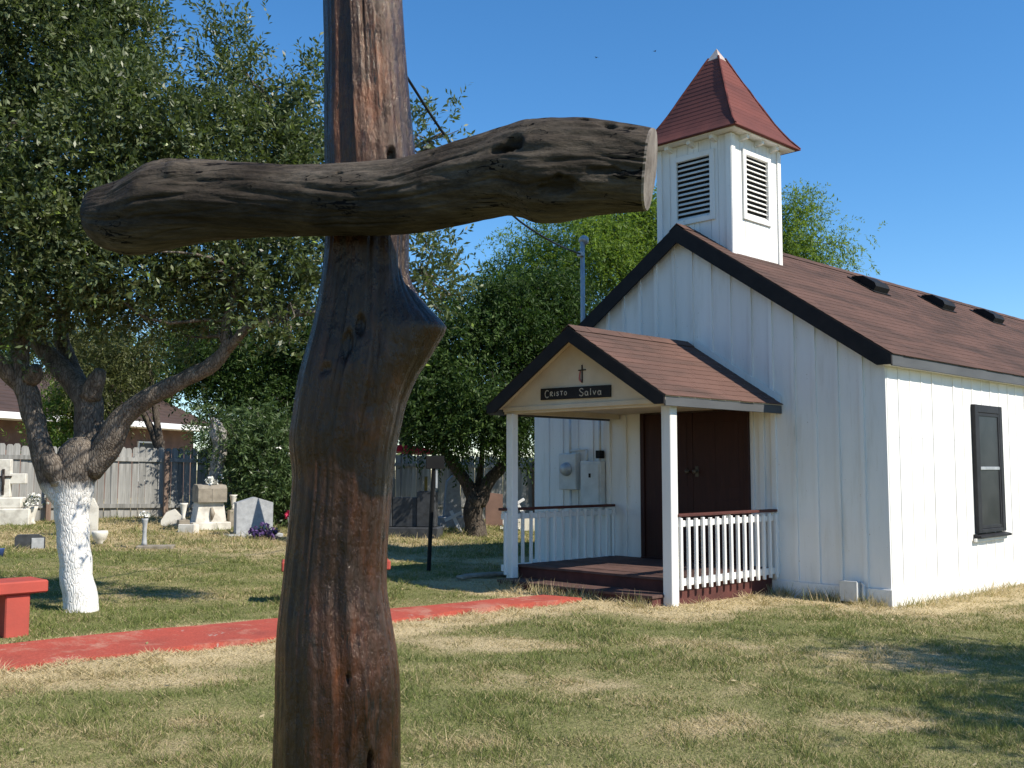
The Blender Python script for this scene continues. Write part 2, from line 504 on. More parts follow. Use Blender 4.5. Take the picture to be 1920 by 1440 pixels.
M['grass'] = leaf_mat('grass_blades', [(0, (.142, .178, .050)), (.30, (.220, .238, .082)), (.5, (.34, .30, .152)), (.72, (.48, .38, .215)), (1, (.68, .545, .33))], (.24, .25, .08), .30, .7, .1)

def ground_mat():
    m, n, l, b = nodes('lawn_soil')
    at = n.new('ShaderNodeAttribute'); at.attribute_name = 'tint'
    f = noise_tex(n, l, 9, 8, (1, 1, 1), .7)
    v = math_node(n, l, 'ADD', at.outputs['Fac'], math_node(n, l, 'MULTIPLY_ADD', f, .5))
    v.node.inputs[1].default_value
    v.node.inputs[1].links[0].from_node.inputs[2].default_value = -.25
    c = ramp(n, l, v, [(0, (.165, .17, .068)), (.35, (.24, .22, .10)), (.6, (.36, .295, .168)), (1, (.51, .41, .245))])
    th = noise_tex(n, l, 70, 6, (1, 1, 1), .75)
    c = mixc(n, l, 1.0, c, ramp(n, l, th, [(.36, (.42, .42, .42)), (.62, (1.35, 1.35, 1.35))]), 'MULTIPLY')
    l.new(c, b.inputs['Base Color']); b.inputs['Roughness'].default_value = 1
    b.inputs['Specular IOR Level'].default_value = .05
    f2 = noise_tex(n, l, 40, 6)
    bump(n, l, f2, b, .7, .03)
    return m
M['ground'] = ground_mat()

# ------------------------------------------------------------------ chapel frame of reference
YAW = -.7774
CH = (4.3256, 11.9258)
UX = np.array([-math.sin(YAW), -math.cos(YAW)])     # along the front wall, to the right
UY = np.array([math.cos(YAW), -math.sin(YAW)])      # into the depth of the chapel
ROT = math.atan2(UX[1], UX[0])
def ch_local(x, y):
    dx = np.asarray(x) - CH[0]; dy = np.asarray(y) - CH[1]
    return dx * UX[0] + dy * UX[1], dx * UY[0] + dy * UY[1]
W, L = 5.65, 14.0
PXR, PW, PD = 1.4812, 2.4898, 2.1578

# path outline (concrete strip painted red), far and near edge
PF = np.array([(-9.4, 2.95), (-6.1, 5.95), (-3.88, 8.00), (-2.1, 9.63), (-1.17, 10.46), (-.28, 11.3), (.35, 11.9)])
PN = np.array([(-8.6, 2.5), (-5.5, 5.42), (-3.52, 7.22), (-1.93, 8.6), (-1.2, 9.55), (-.42, 10.55), (.78, 11.72)])
def pt_in_poly(x, y, poly):
    ins = np.zeros(np.shape(x), bool); n = len(poly)
    for i in range(n):
        x0, y0 = poly[i]; x1, y1 = poly[(i + 1) % n]
        c = ((y0 > y) != (y1 > y)) & (x < (x1 - x0) * (y - y0) / (y1 - y0 + 1e-12) + x0)
        ins ^= c
    return ins
def seg_dist(x, y, line):
    d = np.full(np.shape(x), 1e9)
    for (x0, y0), (x1, y1) in zip(line[:-1], line[1:]):
        vx, vy = x1 - x0, y1 - y0
        t = np.clip(((x - x0) * vx + (y - y0) * vy) / (vx * vx + vy * vy), 0, 1)
        d = np.minimum(d, np.hypot(x - x0 - t * vx, y - y0 - t * vy))
    return d
PATH_POLY = np.vstack([PF, PN[::-1]])
PATCHES = [(-.25, 5.75, .32, .14), (.55, 5.1, .45, .15), (2.1, 6.35, .42, .22), (1.15, 6.1, .6, .25), (1.9, 8.9, 1.2, .35), (3.0, 8.6, 1.1, .5),
           (6.1, 11.3, 1.6, .55), (-2.6, 7.1, .7, .2), (-.4, 8.7, .9, .3), (.4, 7.2, .7, .35), (-1.9, 6.2, .5, .2)]
def straw_band(x, y):
    n = fbm(x * 1.3 + 3, y * 1.3 + 7, 4)
    lx, ly = ch_local(x, y)
    dc = np.minimum(np.maximum(np.maximum(-lx - W, lx), -ly), np.maximum(np.maximum(-lx - PXR - PW, lx + PXR), -ly - PD - .2))
    b = 1 - sstep(.45, .95, dc + 1.1 * (n - .5))
    b = np.maximum(b, 1 - sstep(.22, .60, seg_dist(x, y, PN) + .9 * (n - .5)))
    b = np.maximum(b, .8 * (1 - sstep(.02, .22, seg_dist(x, y, PF) + .5 * (n - .5))))
    return b
def dryness(x, y):
    """0 = green, 1 = straw: the lawn's own colour"""
    n = fbm(x * .55 + 3, y * .8 + 7, 4) * .6 + fbm(x * 2.3 + 31, y * 3.1 + 11, 4) * .4
    d = np.clip((n - .40) * 2.6, 0, 1) * .66
    dp = seg_dist(x, y, PN)
    d = np.maximum(d, (1 - sstep(.25, 1.05, dp + .5 * (n - .5))) * 1.1)
    lx, ly = ch_local(x, y)
    dfr = np.maximum(np.maximum(-lx - W, lx), -ly - 0)
    dpo = np.maximum(np.maximum(-lx - PXR - PW, lx + PXR), -ly - PD - .2)
    dc = np.minimum(dfr, dpo)
    d = np.maximum(d, (1 - sstep(.45, 1.15, dc + .6 * (n - .5))) * 1.2)
    for (px, py, rx, ry) in PATCHES:
        q = np.hypot((x - px + .5 * (fbm(y * 2 + 5, x * 2, 2) - .5)) / rx, (y - py + .35 * (fbm(x * 2.2, y * 2.2 + 9, 3) - .5)) / (ry * 1.25))
        d = np.maximum(d, (1 - sstep(.2, 1.35, q + 2.2 * (n - .5))) * .85)
    # dry ground among the graves
    gv = sstep(14.8, 16.8, y + .8 * (n - .5) + .25 * (x + 5)) * sstep(1.5, -1.5, x)
    d = np.maximum(d, gv * np.clip(.35 + (n - .4) * 2.5, 0, .95))
    return np.clip(d + .38 * (fbm(x * 5 + 3, y * 5, 3) - .5) + .25 * (fbm(x * 13 + 3, y * 13, 2) - .5), 0, 1)

# ------------------------------------------------------------------ ground
def build_ground():
    xs = np.concatenate([np.array([-900, -400, -200, -100, -60, -40, -28]), np.arange(-20, 20.01, .16), np.array([28, 40, 60, 100, 200, 400, 900])])
    ys = np.concatenate([np.array([-300, -100, -40, -15, -5, 0, 2.5]), np.arange(4, 34.01, .16), np.array([40, 50, 70, 100, 200, 400, 1200])])
    X, Y = np.meshgrid(xs, ys)
    Z = gz(X, Y) + (fbm(X * .6, Y * .6, 3) - .5) * .05 * (np.abs(X) < 20)
    Z += (fbm(X * 2.1 + 50, Y * 2.1, 3) - .5) * .035
    lx, ly = ch_local(X, Y)
    inside = (lx > -W - .1) & (lx < .1) & (ly > -.1)
    Z = np.where(inside, Z - .08, Z)
    pin = pt_in_poly(X, Y, PATH_POLY)
    Z = np.where(pin, gz(X, Y) - .05, Z)
    nx, ny = len(xs), len(ys)
    V = np.stack([X, Y, Z], -1).reshape(-1, 3)
    i = np.arange(nx * ny).reshape(ny, nx)
    F = np.stack([i[:-1, :-1], i[:-1, 1:], i[1:, 1:], i[1:, :-1]], -1).reshape(-1, 4)
    m = bpy.data.meshes.new('ground')
    m.from_pydata(V.tolist(), [], F.tolist())
    m.polygons.foreach_set('use_smooth', [True] * len(F))
    a = m.attributes.new('tint', 'FLOAT', 'POINT')
    a.data.foreach_set('value', np.maximum(dryness(X, Y), straw_band(X, Y)).ravel().astype(np.float32))
    m.materials.append(M['ground'])
    o = bpy.data.objects.new('ground', m); COL.objects.link(o)
    o['kind'] = 'structure'
build_ground()

def build_path():
    F_ = spline(np.c_[PF, np.zeros(len(PF))], .25)[:, :2]; N_ = spline(np.c_[PN, np.zeros(len(PN))], .25)[:, :2]
    k = 60
    t = np.linspace(0, 1, k)
    F_ = np.stack([np.interp(t, np.linspace(0, 1, len(F_)), F_[:, i]) for i in (0, 1)], 1)
    N_ = np.stack([np.interp(t, np.linspace(0, 1, len(N_)), N_[:, i]) for i in (0, 1)], 1)
    F_ += (RNG.random((k, 2)) - .5) * .035; N_ += (RNG.random((k, 2)) - .5) * .05
    V = []; F = []
    for a, b in zip(F_, N_):
        for p, dz in ((a, -.12), (a, .035), (b, .035), (b, -.12)):
            V.append((p[0], p[1], G(p[0], p[1]) + dz))
    for i in range(k - 1):
        for j in range(3):
            F.append((i * 4 + j, i * 4 + j + 1, i * 4 + 4 + j + 1, i * 4 + 4 + j))
    F.append((0, 1, 2, 3)); F.append(tuple((k - 1) * 4 + j for j in (3, 2, 1, 0)))
    o = obj('path', (V, F), M['red_path'])
    o['kind'] = 'structure'
build_path()

# ------------------------------------------------------------------ chapel
chapel = empty('chapel', (CH[0], CH[1], 0), ROT,
               'white board and batten chapel with brown roof, porch and red-capped belfry', 'chapel')
ZP, ZE, OS, OF = 4.83, 2.83, .16, .13
HALF = W / 2
SL = (ZP - ZE) / (HALF + OS)
def zroof(x): return ZP - SL * abs(x + HALF)
HF = .131
def build_chapel():
    ins = .0012
    core = [(-W + .03, -.4), (-.03, -.4), (-.03, zroof(-.03) - .16), (-HALF, ZP - .16), (-W + .03, zroof(-.03) - .16)]
    wall = obj('wall', prism(core, 'y', .01, L - .02), M['white'], chapel)
    # front boards and battens, tops cut along the rake
    nb = 19; bw = (W + .02) / nb
    for i in range(nb):
        x0 = -W + i * bw + ins; x1 = -W + (i + 1) * bw - ins
        t0, t1 = zroof(x0) - .13, zroof(x1) - .13
        p = [(x0, HF + .002), (x1, HF + .002), (x1, t1)]
        if x0 < -HALF < x1: p.append((-HALF, ZP - .13))
        p.append((x0, t0))
        obj('board', prism(p, 'y', -.02 + random.uniform(-.002, .002), .006), M['white'], wall)
    for i in range(1, nb):
        x = -W + i * bw + random.uniform(-.012, .012); w = .024
        p = [(x - w, HF + .004), (x + w, HF + .004), (x + w, zroof(x + w) - .135), (x - w, zroof(x - w) - .135)]
        obj('batten', prism(p, 'y', -.042 + random.uniform(-.004, .003), -.016), M['white'], wall)
    # sunlit side
    ns = int(L / .31); sw = L / ns
    top = zroof(0.02) - .11
    mb_ = mesh('board', *box(0, .021, ins, sw - ins, 0, top - HF - .004), M['white'])
    mt_ = mesh('batten', *box(.016, .0295, -.023, .023, 0, top - HF - .008, .003), M['white'])
    for i in range(ns):
        inst('board', mb_, wall, (random.uniform(-.002, .002), i * sw, HF + .002))
        inst('batten', mt_, wall, (random.uniform(-.003, .003), i * sw + (.03 if i == 0 else random.uniform(-.012, .012)), HF + .004))
    # skirting at the foot of the walls
    obj('skirting', box(-W - .02, .042, -.05, -.004, -.4, HF, .006), M['white'], chapel)
    obj('skirting', box(.004, .046, -.003, L, -.4, HF, .006), M['white'], chapel)
    # left and back walls
    obj('side_wall', box(-W - .018, -W + .028, .006, L, -.4, zroof(0) - .14), M['white'], chapel)
    # ---- main roof
    rf = MB()
    for s in (1, -1):
        e = -HALF + s * (HALF + OS)
        p = [(-HALF, ZP - .012), (e, ZE - .012), (e, ZE - .075), (-HALF, ZP - .09)]
        rf.add(prism(p, 'y', -OF + .01, L + .15))
    roof = obj('roof', rf.vf, M['fascia'], chapel)
    def shingles(name, parent, mat, xm, half, zp, ze, y0, y1, tabw, exp, both=True):
        sl = math.hypot(half, zp - ze); dx, dz = half / sl, (zp - ze) / sl
        rows = int(math.ceil(sl / exp)); Vs = []; T = []
        for s in ((1, -1) if both else (1,)):
            nx_, nz_ = s * dz, dx
            for r in range(rows):
                a1 = sl - r * exp + .012; a0 = max(sl - (r + 1) * exp - .02, .0)
                rowt = random.random()
                y = y0 - (r % 2) * tabw * .5 - random.uniform(0, .06)
                while y < y1:
                    ya = max(y, y0); yb = min(y + tabw - .004, y1)
                    if yb > ya + .02:
                        th = (.002 if tabw > .305 else .004) + random.uniform(-.0008, .001); j = random.uniform(-.004, .004)
                        def P(a, yy, h): return (xm + s * a * dx + nx_ * h, yy, zp - a * dz + nz_ * h)
                        q = [P(a0, ya, -.002), P(a0, yb, -.002), P(a1 + j, yb, th), P(a1 + j, ya, th)]
                        f = [P(a1 + j, ya, th), P(a1 + j, yb, th), P(a1 + j, yb, -.006), P(a1 + j, ya, -.006)]
                        if s < 0: q = q[::-1]; f = f[::-1]
                        q = q[::-1]; f = f[::-1]
                        Vs += q + f
                        T += [min(1, max(0, .7 * random.random() + .3 * rowt))] * 8
                    y += tabw
        m = fast_mesh(name, np.array(Vs), 4, mat, T)
        o = inst(name, m, parent); o['kind'] = 'stuff'
        return o
    shingles('shingles', roof, M['roof'], -HALF, HALF + OS + .01, ZP, ZE - .004, -OF - .01, L + .16, .31, .145)
    cap = [(-HALF - .13, ZP - .13 * SL + .012), (-HALF, ZP + .02), (-HALF + .13, ZP - .13 * SL + .012), (-HALF, ZP + .006)]
    n_ = int((L + .3) / .3)
    for i in range(n_):
        if .2 < i * .3 < 1.3: continue
        obj('ridge_cap', prism(cap, 'y', -OF - .012 + i * .3, -OF - .012 + i * .3 + .297), M['roof'], roof, loc=(0, 0, .002 * (i % 2)))
    # barge boards, plumb-cut at the eave
    for s in (1, -1):
        e = -HALF + s * (HALF + OS)
        d = .235
        p = [(-HALF, ZP - .014), (e, ZE - .014), (e, ZE - .13), (e - s * ((d - .116) / SL), ZE - .13), (-HALF, ZP - .014 - d)]
        obj('barge_board', prism(p, 'y', -OF - .022, -OF + .008), M['black'], roof)
    # eave fascia, in three lengths
    for (a, b) in ((-OF + .009, 4.6), (4.604, 9.2), (9.204, L + .14)):
        obj('fascia', box(OS - .022, OS + .001, a, b, ZE - .145, ZE - .028, .003), M['fascia'], roof)
    obj('soffit', box(.02, OS - .024, -OF + .01, L + .12, ZE - .132, ZE - .118), M['white'], roof)
    # roof vents
    vp = MB()
    vp.add(prism([(-.22, 0), (.23, 0), (.23, .09), (.17, .13), (-.06, .13), (-.22, .04)], 'y', -.24, .24))
    vp.add(box(-.27, .28, -.29, .29, -.006, .008))
    vm = mesh('roof_vent', *vp.vf, M['vent'])
    for y in (4.26, 6.86, 9.18):
        x = -2.25
        inst('roof_vent', vm, roof, (x, y, zroof(x) + .012), (0, math.atan(SL), 0))
    # ---- belfry
    bs, bf = 1.232, .278
    cx, cy = -HALF, bf + bs / 2
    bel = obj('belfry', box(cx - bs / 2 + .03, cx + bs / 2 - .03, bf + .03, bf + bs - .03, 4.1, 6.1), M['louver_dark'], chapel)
    zt = 6.07
    lw, lz0, lz1 = .28, 4.99, 5.83          # louvre opening half width and heights
    for k in range(4):                      # front, right, back, left
        Mk = Matrix.Translation((cx, cy, 0)) @ Matrix.Rotation(k * math.pi / 2, 4, 'Z')
        def add(name, VF, mat=M['white']):
            mm = MB().add(VF, Mk); return obj(name, mm.vf, mat, bel)
        h = bs / 2
        xs = [-h, -h + .21, -lw - .005, -lw + .19, 0.0, lw - .19, lw + .005, h - .21, h]
        e0 = .0 if k % 2 else -.02
        for i in range(len(xs) - 1):
            xa, xb = xs[i] + .003, xs[i + 1] - .003
            if i == 0: xa = -h + .004 - e0 * 0
            if xb <= -lw or xa >= lw:
                add('board', box(xa, xb, -h, -h + .025, 4.0, zt))
            else:
                add('board', box(xa, xb, -h, -h + .025, 4.0, lz0 - .002)); add('board', box(xa, xb, -h, -h + .025, lz1 + .002, zt))
        for x in (-h + .03, h - .03):
            add('corner_board', box(x - .045, x + .045 - (.002 if x > 0 else 0), -h - .022, -h - .001, 4.02, zt - .004, .003))
        fw = .075
        add('louver_frame', box(-lw - fw, -lw, -h - .03, -h - .002, lz0 - fw, lz1 + fw, .004))
        add('louver_frame', box(lw, lw + fw, -h - .03, -h - .002, lz0 - fw, lz1 + fw, .004))
        add('louver_frame', box(-lw + .001, lw - .001, -h - .028, -h - .002, lz1, lz1 + fw, .004))
        add('louver_frame', box(-lw + .001, lw - .001, -h - .028, -h - .002, lz0 - fw, lz0, .004))
        ns_ = 12
        for i in range(ns_):
            z = lz0 + (i + .5) * (lz1 - lz0) / ns_
            zz = (lz1 - lz0) / ns_
            p = [(-h - .014, z - zz * .42), (-h - .004, z - zz * .48), (-h + .055, z + zz * .28), (-h + .05, z + zz * .38)]
            mm = MB().add(prism(p, 'x', -lw + .002, lw - .002), Mk)
            obj('louver_slat', mm.vf, M['white'], bel)
    # ---- spire roof of stepped shingle courses with a flared foot
    sp = obj('spire_roof', box(cx - .78, cx + .78, cy - .78, cy + .78, 6.075, 6.095), M['white'], chapel)
    z0, z1, hw0 = 6.10, 7.60, .83
    prof_t = [0, .06, .12, .25, .4, .6, .8, .93, 1]
    prof_w = [1, .90, .82, .68, .54, .36, .18, .063, 0]
    def hw(t): return hw0 * float(np.interp(t, prof_t, prof_w))
    nc = 18; tt = np.linspace(0, .885, nc + 1)
    for i in range(nc):
        ta, tb = tt[i], tt[i + 1]
        a = hw(ta) + .013; b = hw(tb) + .001
        za = z0 + ta * (z1 - z0); zb = z0 + tb * (z1 - z0) + .012
        V = []
        for (w_, z_) in ((a, za - .012), (a, za), (b, zb)):
            for (sx, sy) in ((-1, -1), (1, -1), (1, 1), (-1, 1)):
                V.append((cx + sx * w_, cy + sy * w_, z_))
        F = [(3, 2, 1, 0)]
        for r in range(2):
            for j in range(4):
                k = (j + 1) % 4
                F.append((r * 4 + j, r * 4 + k, r * 4 + 4 + k, r * 4 + 4 + j))
        F.append((8, 9, 10, 11))
        V, F2 = V, []
        m = mesh('shingle_course', V, F, M['spire'])
        at_ = m.attributes.new('tint', 'FLOAT', 'POINT')
        at_.data.foreach_set('value', [random.random()] * len(V))
        inst('shingle_course', m, sp)
    for (sx, sy) in ((-1, -1), (1, -1), (1, 1), (-1, 1)):
        pts = []
        for t in np.linspace(0, .9, 12):
            w_ = hw(t) + .008; pts.append((cx + sx * w_, cy + sy * w_, z0 + t * (z1 - z0) + .006))
        obj('hip_cap', tube(pts, .017, 6, .6, sx + 2 * sy), M['hipcap'], sp)
    a = hw(.875) + .012; za = z0 + .875 * (z1 - z0)
    V = [(cx - a, cy - a, za), (cx + a, cy - a, za), (cx + a, cy + a, za), (cx - a, cy + a, za), (cx, cy, z1 + .01)]
    obj('metal_cap', (V, [(3, 2, 1, 0), (0, 1, 4), (1, 2, 4), (2, 3, 4), (3, 0, 4)]), M['zinc'], sp)
    for k in range(4):
        Mk = Matrix.Translation((cx, cy, 0)) @ Matrix.Rotation(k * math.pi / 2, 4, 'Z')
        for x in (-.38, .0, .38):
            mm = MB().add(prism([(-.74, 6.02), (-.60, 5.985), (-.60, 6.074), (-.74, 6.074)], 'x', x - .03, x + .03), Mk)
            obj('rafter_tail', mm.vf, M['white'], sp)
    # ---- porch
    pz, pe, pos, pof = 3.198, 2.315, .158, .283
    pm_ = -(PXR + PW / 2); ph = PW / 2 + pos; yf = -PD - pof
    psl = (pz - pe) / ph
    pr = MB()
    for s in (1, -1):
        e = pm_ + s * ph
        pr.add(prism([(pm_, pz - .010), (e, pe - .010), (e, pe - .06), (pm_, pz - .07)], 'y', yf + .01, -.045))
    proof = obj('porch_roof', pr.vf, M['cream'], chapel)
    shingles('shingles', proof, M['porch_roof'], pm_, ph + .012, pz, pe - .004, yf - .01, -.044, .30, .13)
    for i in range(8):
        cp = [(pm_ - .12, pz - .12 * psl + .012), (pm_, pz + .02), (pm_ + .12, pz - .12 * psl + .012), (pm_, pz + .006)]
        ya = yf - .012 + i * .3
        obj('ridge_cap', prism(cp, 'y', ya, min(ya + .297, -.046)), M['porch_roof'], proof, loc=(0, 0, .002 * (i % 2)))
    for s in (1, -1):
        e = pm_ + s * ph; d = .175
        p = [(pm_, pz - .012), (e, pe - .012), (e, pe - .105), (e - s * (d - .093) / psl, pe - .105), (pm_, pz - .012 - d)]
        obj('barge_board', prism(p, 'y', yf - .02, yf + .012), M['black'], proof)
        obj('fascia', box(min(e - s * .02, e + s * .001), max(e - s * .02, e + s * .001), yf + .013, -.046, pe - .125, pe - .022, .003), M['fascia'], proof)
        fl = [(e - s * .004, pe + .006), (pm_ + s * .1, pz - .1 * psl + .006), (pm_ + s * .1, pz - .1 * psl + .10), (e - s * .004, pe + .10)]
        obj('flashing', prism(fl, 'y', -.058, -.046), M['white'], proof)
    # beams, gable board, soffit
    yb = -PD
    bt, bb = 2.305, 2.205
    zin = lambda x: pz - .075 - psl * abs(x - pm_)
    gb = [(pm_ - ph + .06, bt + .001), (pm_ + ph - .06, bt + .001)]
    xr_ = ph - .06
    gable = [(pm_ - xr_, bb + .055), (pm_ + xr_, bb + .055), (pm_ + xr_, zin(pm_ + xr_) + .02), (pm_, pz - .055), (pm_ - xr_, zin(pm_ - xr_) + .02)]
    obj('gable_board', prism(gable, 'y', yb - .052, yb - .03), M['cream'], proof)
    obj('beam', box(-PXR - PW - .12, -PXR + .09, yb - .028, yb + .06, bb, bb + .10, .004), M['cream'], proof)
    obj('trim_strip', box(pm_ - xr_, pm_ + xr_, yb - .068, yb - .053, bb + .03, bb + .085, .003), M['cream'], proof)
    for x in (-PXR, -PXR - PW):
        obj('beam', box(x - .045, x + .045, yb + .062, -.046, bb + .004, bb + .098, .004), M['cream'], proof)
    obj('ceiling', box(-PXR - PW + .047, -PXR - .047, yb + .062, -.047, bb + .07, bb + .085), M['cream'], proof)
    # posts
    for x, w in ((-PXR, .064), (-PXR - PW, .055)):
        gx = CH[0] + UX[0] * x + UY[0] * -PD; gy = CH[1] + UX[1] * x + UY[1] * -PD
        obj('porch_post', box(x - w, x + w, -PD - w, -PD + w, -.12, bb + .002, .007), M['white'], chapel)
    # railings
    def railing(x, n_, y0, y1):
        r = obj('railing', box(x - .02, x + .02, y0, y1, .86, .93, .004), M['white'], chapel)
        obj('handrail', box(x - .05, x + .05, y0 - .02, y1, .972, 1.006, .006), M['rail_cap'], r)
        obj('bottom_rail', box(x - .02, x + .02, y0, y1, .21, .29, .004), M['white'], r)
        bm_ = mesh('baluster', *box(-.017, .017, -.019, .019, .17, .955, .003), M['white'])
        for i in range(n_):
            y = y0 + .03 + i * (y1 - y0 - .06) / (n_ - 1)
            inst('baluster', bm_, r, (x + .0375, y, random.uniform(-.006, .006)), (random.uniform(-.006, .006), 0, 0))
        for y in (y0 + .04, (y0 + y1) / 2, y1 - .04):
            obj('rail_block', box(x - .018, x + .018, y - .03, y + .03, .932, .971), M['white'], r)
    railing(-PXR + .03, 15, -PD + .07, -.06)
    railing(-PXR - PW - .085, 15, -PD - .10, -.06)
    # floor, steps, base
    fl = empty('porch_floor'); fl.parent = chapel
    x0, x1 = -PXR - PW - .03, -PXR - .005
    nb_ = 14; y0, y1 = -PD + .10, -.05
    obj('porch_base', box(x0 + .02, x1 - .02, y0 + .03, y1, -.3, .255), M['porch_base'], fl)
    for i in range(nb_):
        a = y0 + i * (y1 - y0) / nb_
        obj('floor_board', box(x0, x1, a + .003, a + (y1 - y0) / nb_ - .003, .257, .285 + random.uniform(-.003, .003), .003), M['porch_floor'], fl)
    st = obj('step', box(x0 + .06, x1 - .06, -PD - .26, -PD + .099, -.25, .095), M['porch_base'], fl)
    for i in range(2):
        a = -PD - .28 + i * .19
        obj('tread', box(x0 + .04, x1 - .04, a + .003, a + .187, .097, .13, .004), M['porch_floor'], st)
    # door: two leaves in a dark frame
    dl, dr, dz0, dz1 = -3.52, -1.81, .29, 2.26
    door = empty('door'); door.parent = chapel
    mid = (dl + dr) / 2 - .0
    for a, b in ((dl + .05, mid - .003), (mid + .003, dr - .05)):
        leaf = obj('door_leaf', box(a, b, -.062, -.046, dz0, dz1, .002), M['door'], door)
    for a, b in ((dl + .05, mid - .003), (mid + .003, dr - .05)):
        for (za, zb) in ((dz0 + .14, dz0 + .82), (dz0 + .98, dz1 - .14)):
            for c in range(2):
                pa = a + .09 + c * ((b - a - .09) / 2); pb = pa + (b - a - .27) / 2
                obj('door_panel', box(pa, pb, -.066, -.0625, za, zb, .0015), M['door'], door)
    for VF in (box(dl - .02, dl + .045, -.085, -.044, .26, dz1 + .05, .004), box(dr - .045, dr + .02, -.085, -.044, .26, dz1 + .05, .004),
               box(dl + .047, dr - .047, -.085, -.044, dz1 + .005, dz1 + .05, .004)):
        obj('door_frame', VF, M['door'], door)
    for s in (-1, 1):
        k = lathe([(.012, 0), (.012, .03), (.03, .04), (.034, .058), (.022, .075), (.004, .08)], 14)
        obj('door_handle', k, M['handle'], door, (mid + s * .06, -.062, 1.47), (R(90), 0, 0), True)
    obj('lock_plate', box(mid + .04, mid + .09, -.067, -.0625, 1.40, 1.54, .002), M['handle'], door)
    obj('threshold', box(dl, dr, -.12, -.046, .286, .302, .004), M['door'], door)
    # trim boards beside the door
    for x in (-4.15, -3.85, -1.62, -1.45):
        obj('trim_board', box(x - .035, x + .035, -.052, -.0215, .2, 2.26, .003), M['white'], chapel)
    # ---- window on the sunlit side
    w0, w1, wz0, wz1 = 2.42, 3.36, .66, 2.357
    win = empty('window'); win.parent = chapel
    X0 = .052
    t = .105
    for VF in (box(.0, X0 + .025, w0, w0 + t, wz0, wz1, .006), box(.0, X0 + .025, w1 - t, w1, wz0, wz1, .006),
               box(.0, X0 + .023, w0 + t + .001, w1 - t - .001, wz1 - t, wz1 - .001, .006), box(.0, X0 + .023, w0 + t + .001, w1 - t - .001, wz0 + .001, wz0 + t * .5, .006)):
        obj('window_frame', VF, M['window_frame'], win)
    zm = (wz0 + wz1) / 2 + .0
    for (za, zb, xo) in ((zm - .02, wz1 - t, .060), (wz0 + t * .5, zm + .03, .054)):
        sa = obj('sash', box(xo - .012, xo + .012, w0 + t + .001, w0 + t + .04, za + .002, zb - .002, .003), M['window_frame'], win)
        obj('sash_rail', box(xo - .012, xo + .012, w1 - t - .04, w1 - t - .001, za + .002, zb - .002, .003), M['window_frame'], win)
        obj('sash_rail', box(xo - .011, xo + .011, w0 + t + .041, w1 - t - .041, zb - .045, zb - .003, .003), M['window_frame'], win)
        obj('sash_rail', box(xo - .011, xo + .011, w0 + t + .041, w1 - t - .041, za + .003, za + .045, .003), M['galv'] if xo > .057 else M['window_frame'], win)
        obj('pane', box(xo - .004, xo + .002, w0 + t + .04, w1 - t - .04, za + .044, zb - .044), M['glass'], win)
    obj('sill', prism([(-.01, wz0 - .05), (X0 + .07, wz0 - .06), (X0 + .07, wz0 - .03), (-.01, wz0 - .002)], 'y', w0 - .06, w1 + .06), M['window_frame'], win)
    obj('sill_trim', box(.0415, .075, w0 - .1, w1 + .02, wz0 - .105, wz0 - .062, .004), M['white'], win)
    # ---- electricity meter, breaker panel and conduits on the front wall
    mbx = obj('meter_box', box(-5.02, -4.68, -.16, -.0425, 1.20, 1.73, .012), M['metal_grey'], chapel)
    obj('meter_dial', lathe([(.10, 0), (.10, .025), (.085, .03), (.082, .07), (.078, .08), (.01, .082)], 20), M['galv'], mbx, (-4.85, -.16, 1.50), (R(90), 0, 0), True)
    bp = obj('breaker_panel', box(-4.60, -4.20, -.15, -.0425, .90, 1.62, .01), M['metal_grey'], chapel)
    obj('panel_door', box(-4.57, -4.23, -.163, -.1505, .94, 1.58, .005), M['metal_grey'], bp)
    obj('panel_latch', box(-4.42, -4.38, -.172, -.1635, 1.38, 1.44, .003), M['vent'], bp)
    for x, a, b in ((-4.85, 1.73, 2.32), (-4.52, 1.62, 1.78), (-4.27, 1.62, 2.24), (-4.84, .5, 1.20)):
        obj('conduit', tube([(x, -.085, a - .01), (x, -.085, (a + b) / 2), (x, -.085, b)], .02, 10), M['metal_grey'], chapel, smooth=True)
    obj('conduit', tube([(-4.85, -.085, 1.77), (-4.7, -.085, 1.78), (-4.52, -.085, 1.78)], .018, 10), M['metal_grey'], chapel, smooth=True)
    obj('junction_box', box(-4.31, -4.22, -.14, -.0425, 1.655, 1.77, .006), M['vent'], chapel)
    # service mast through the left slope of the roof
    sm = obj('service_mast', tube([(-4.88, .25, 2.9), (-4.88, .25, 3.6), (-4.88, .25, 4.98)], .035, 12), M['galv'], chapel, smooth=True)
    obj('weatherhead', lathe([(.045, 0), (.075, .02), (.08, .06), (.06, .11), (.02, .14)], 14), M['galv'], sm, (-4.88, .25, 4.96), (R(-35), 0, 0), True)
    obj('insulator', box(-4.93, -4.83, .17, .24, 4.74, 4.82, .01), M['galv'], sm)
    # small utility box low on the front wall
    ub = obj('utility_box', box(-.52, -.33, -.17, -.051, -.02, .20, .01), M['metal_grey'], chapel)
    obj('box_lid', box(-.535, -.315, -.185, -.171, -.03, .21, .006), M['metal_grey'], ub)
    obj('conduit', tube([(-.28, -.09, -.3), (-.28, -.09, .0), (-.28, -.09, .17), (-.31, -.09, .19)], .018, 10), M['metal_grey'], ub, smooth=True)
build_chapel()

def cw(x, y, z):
    """chapel local to world"""
    return (CH[0] + UX[0] * x + UY[0] * y, CH[1] + UX[1] * x + UY[1] * y, z)

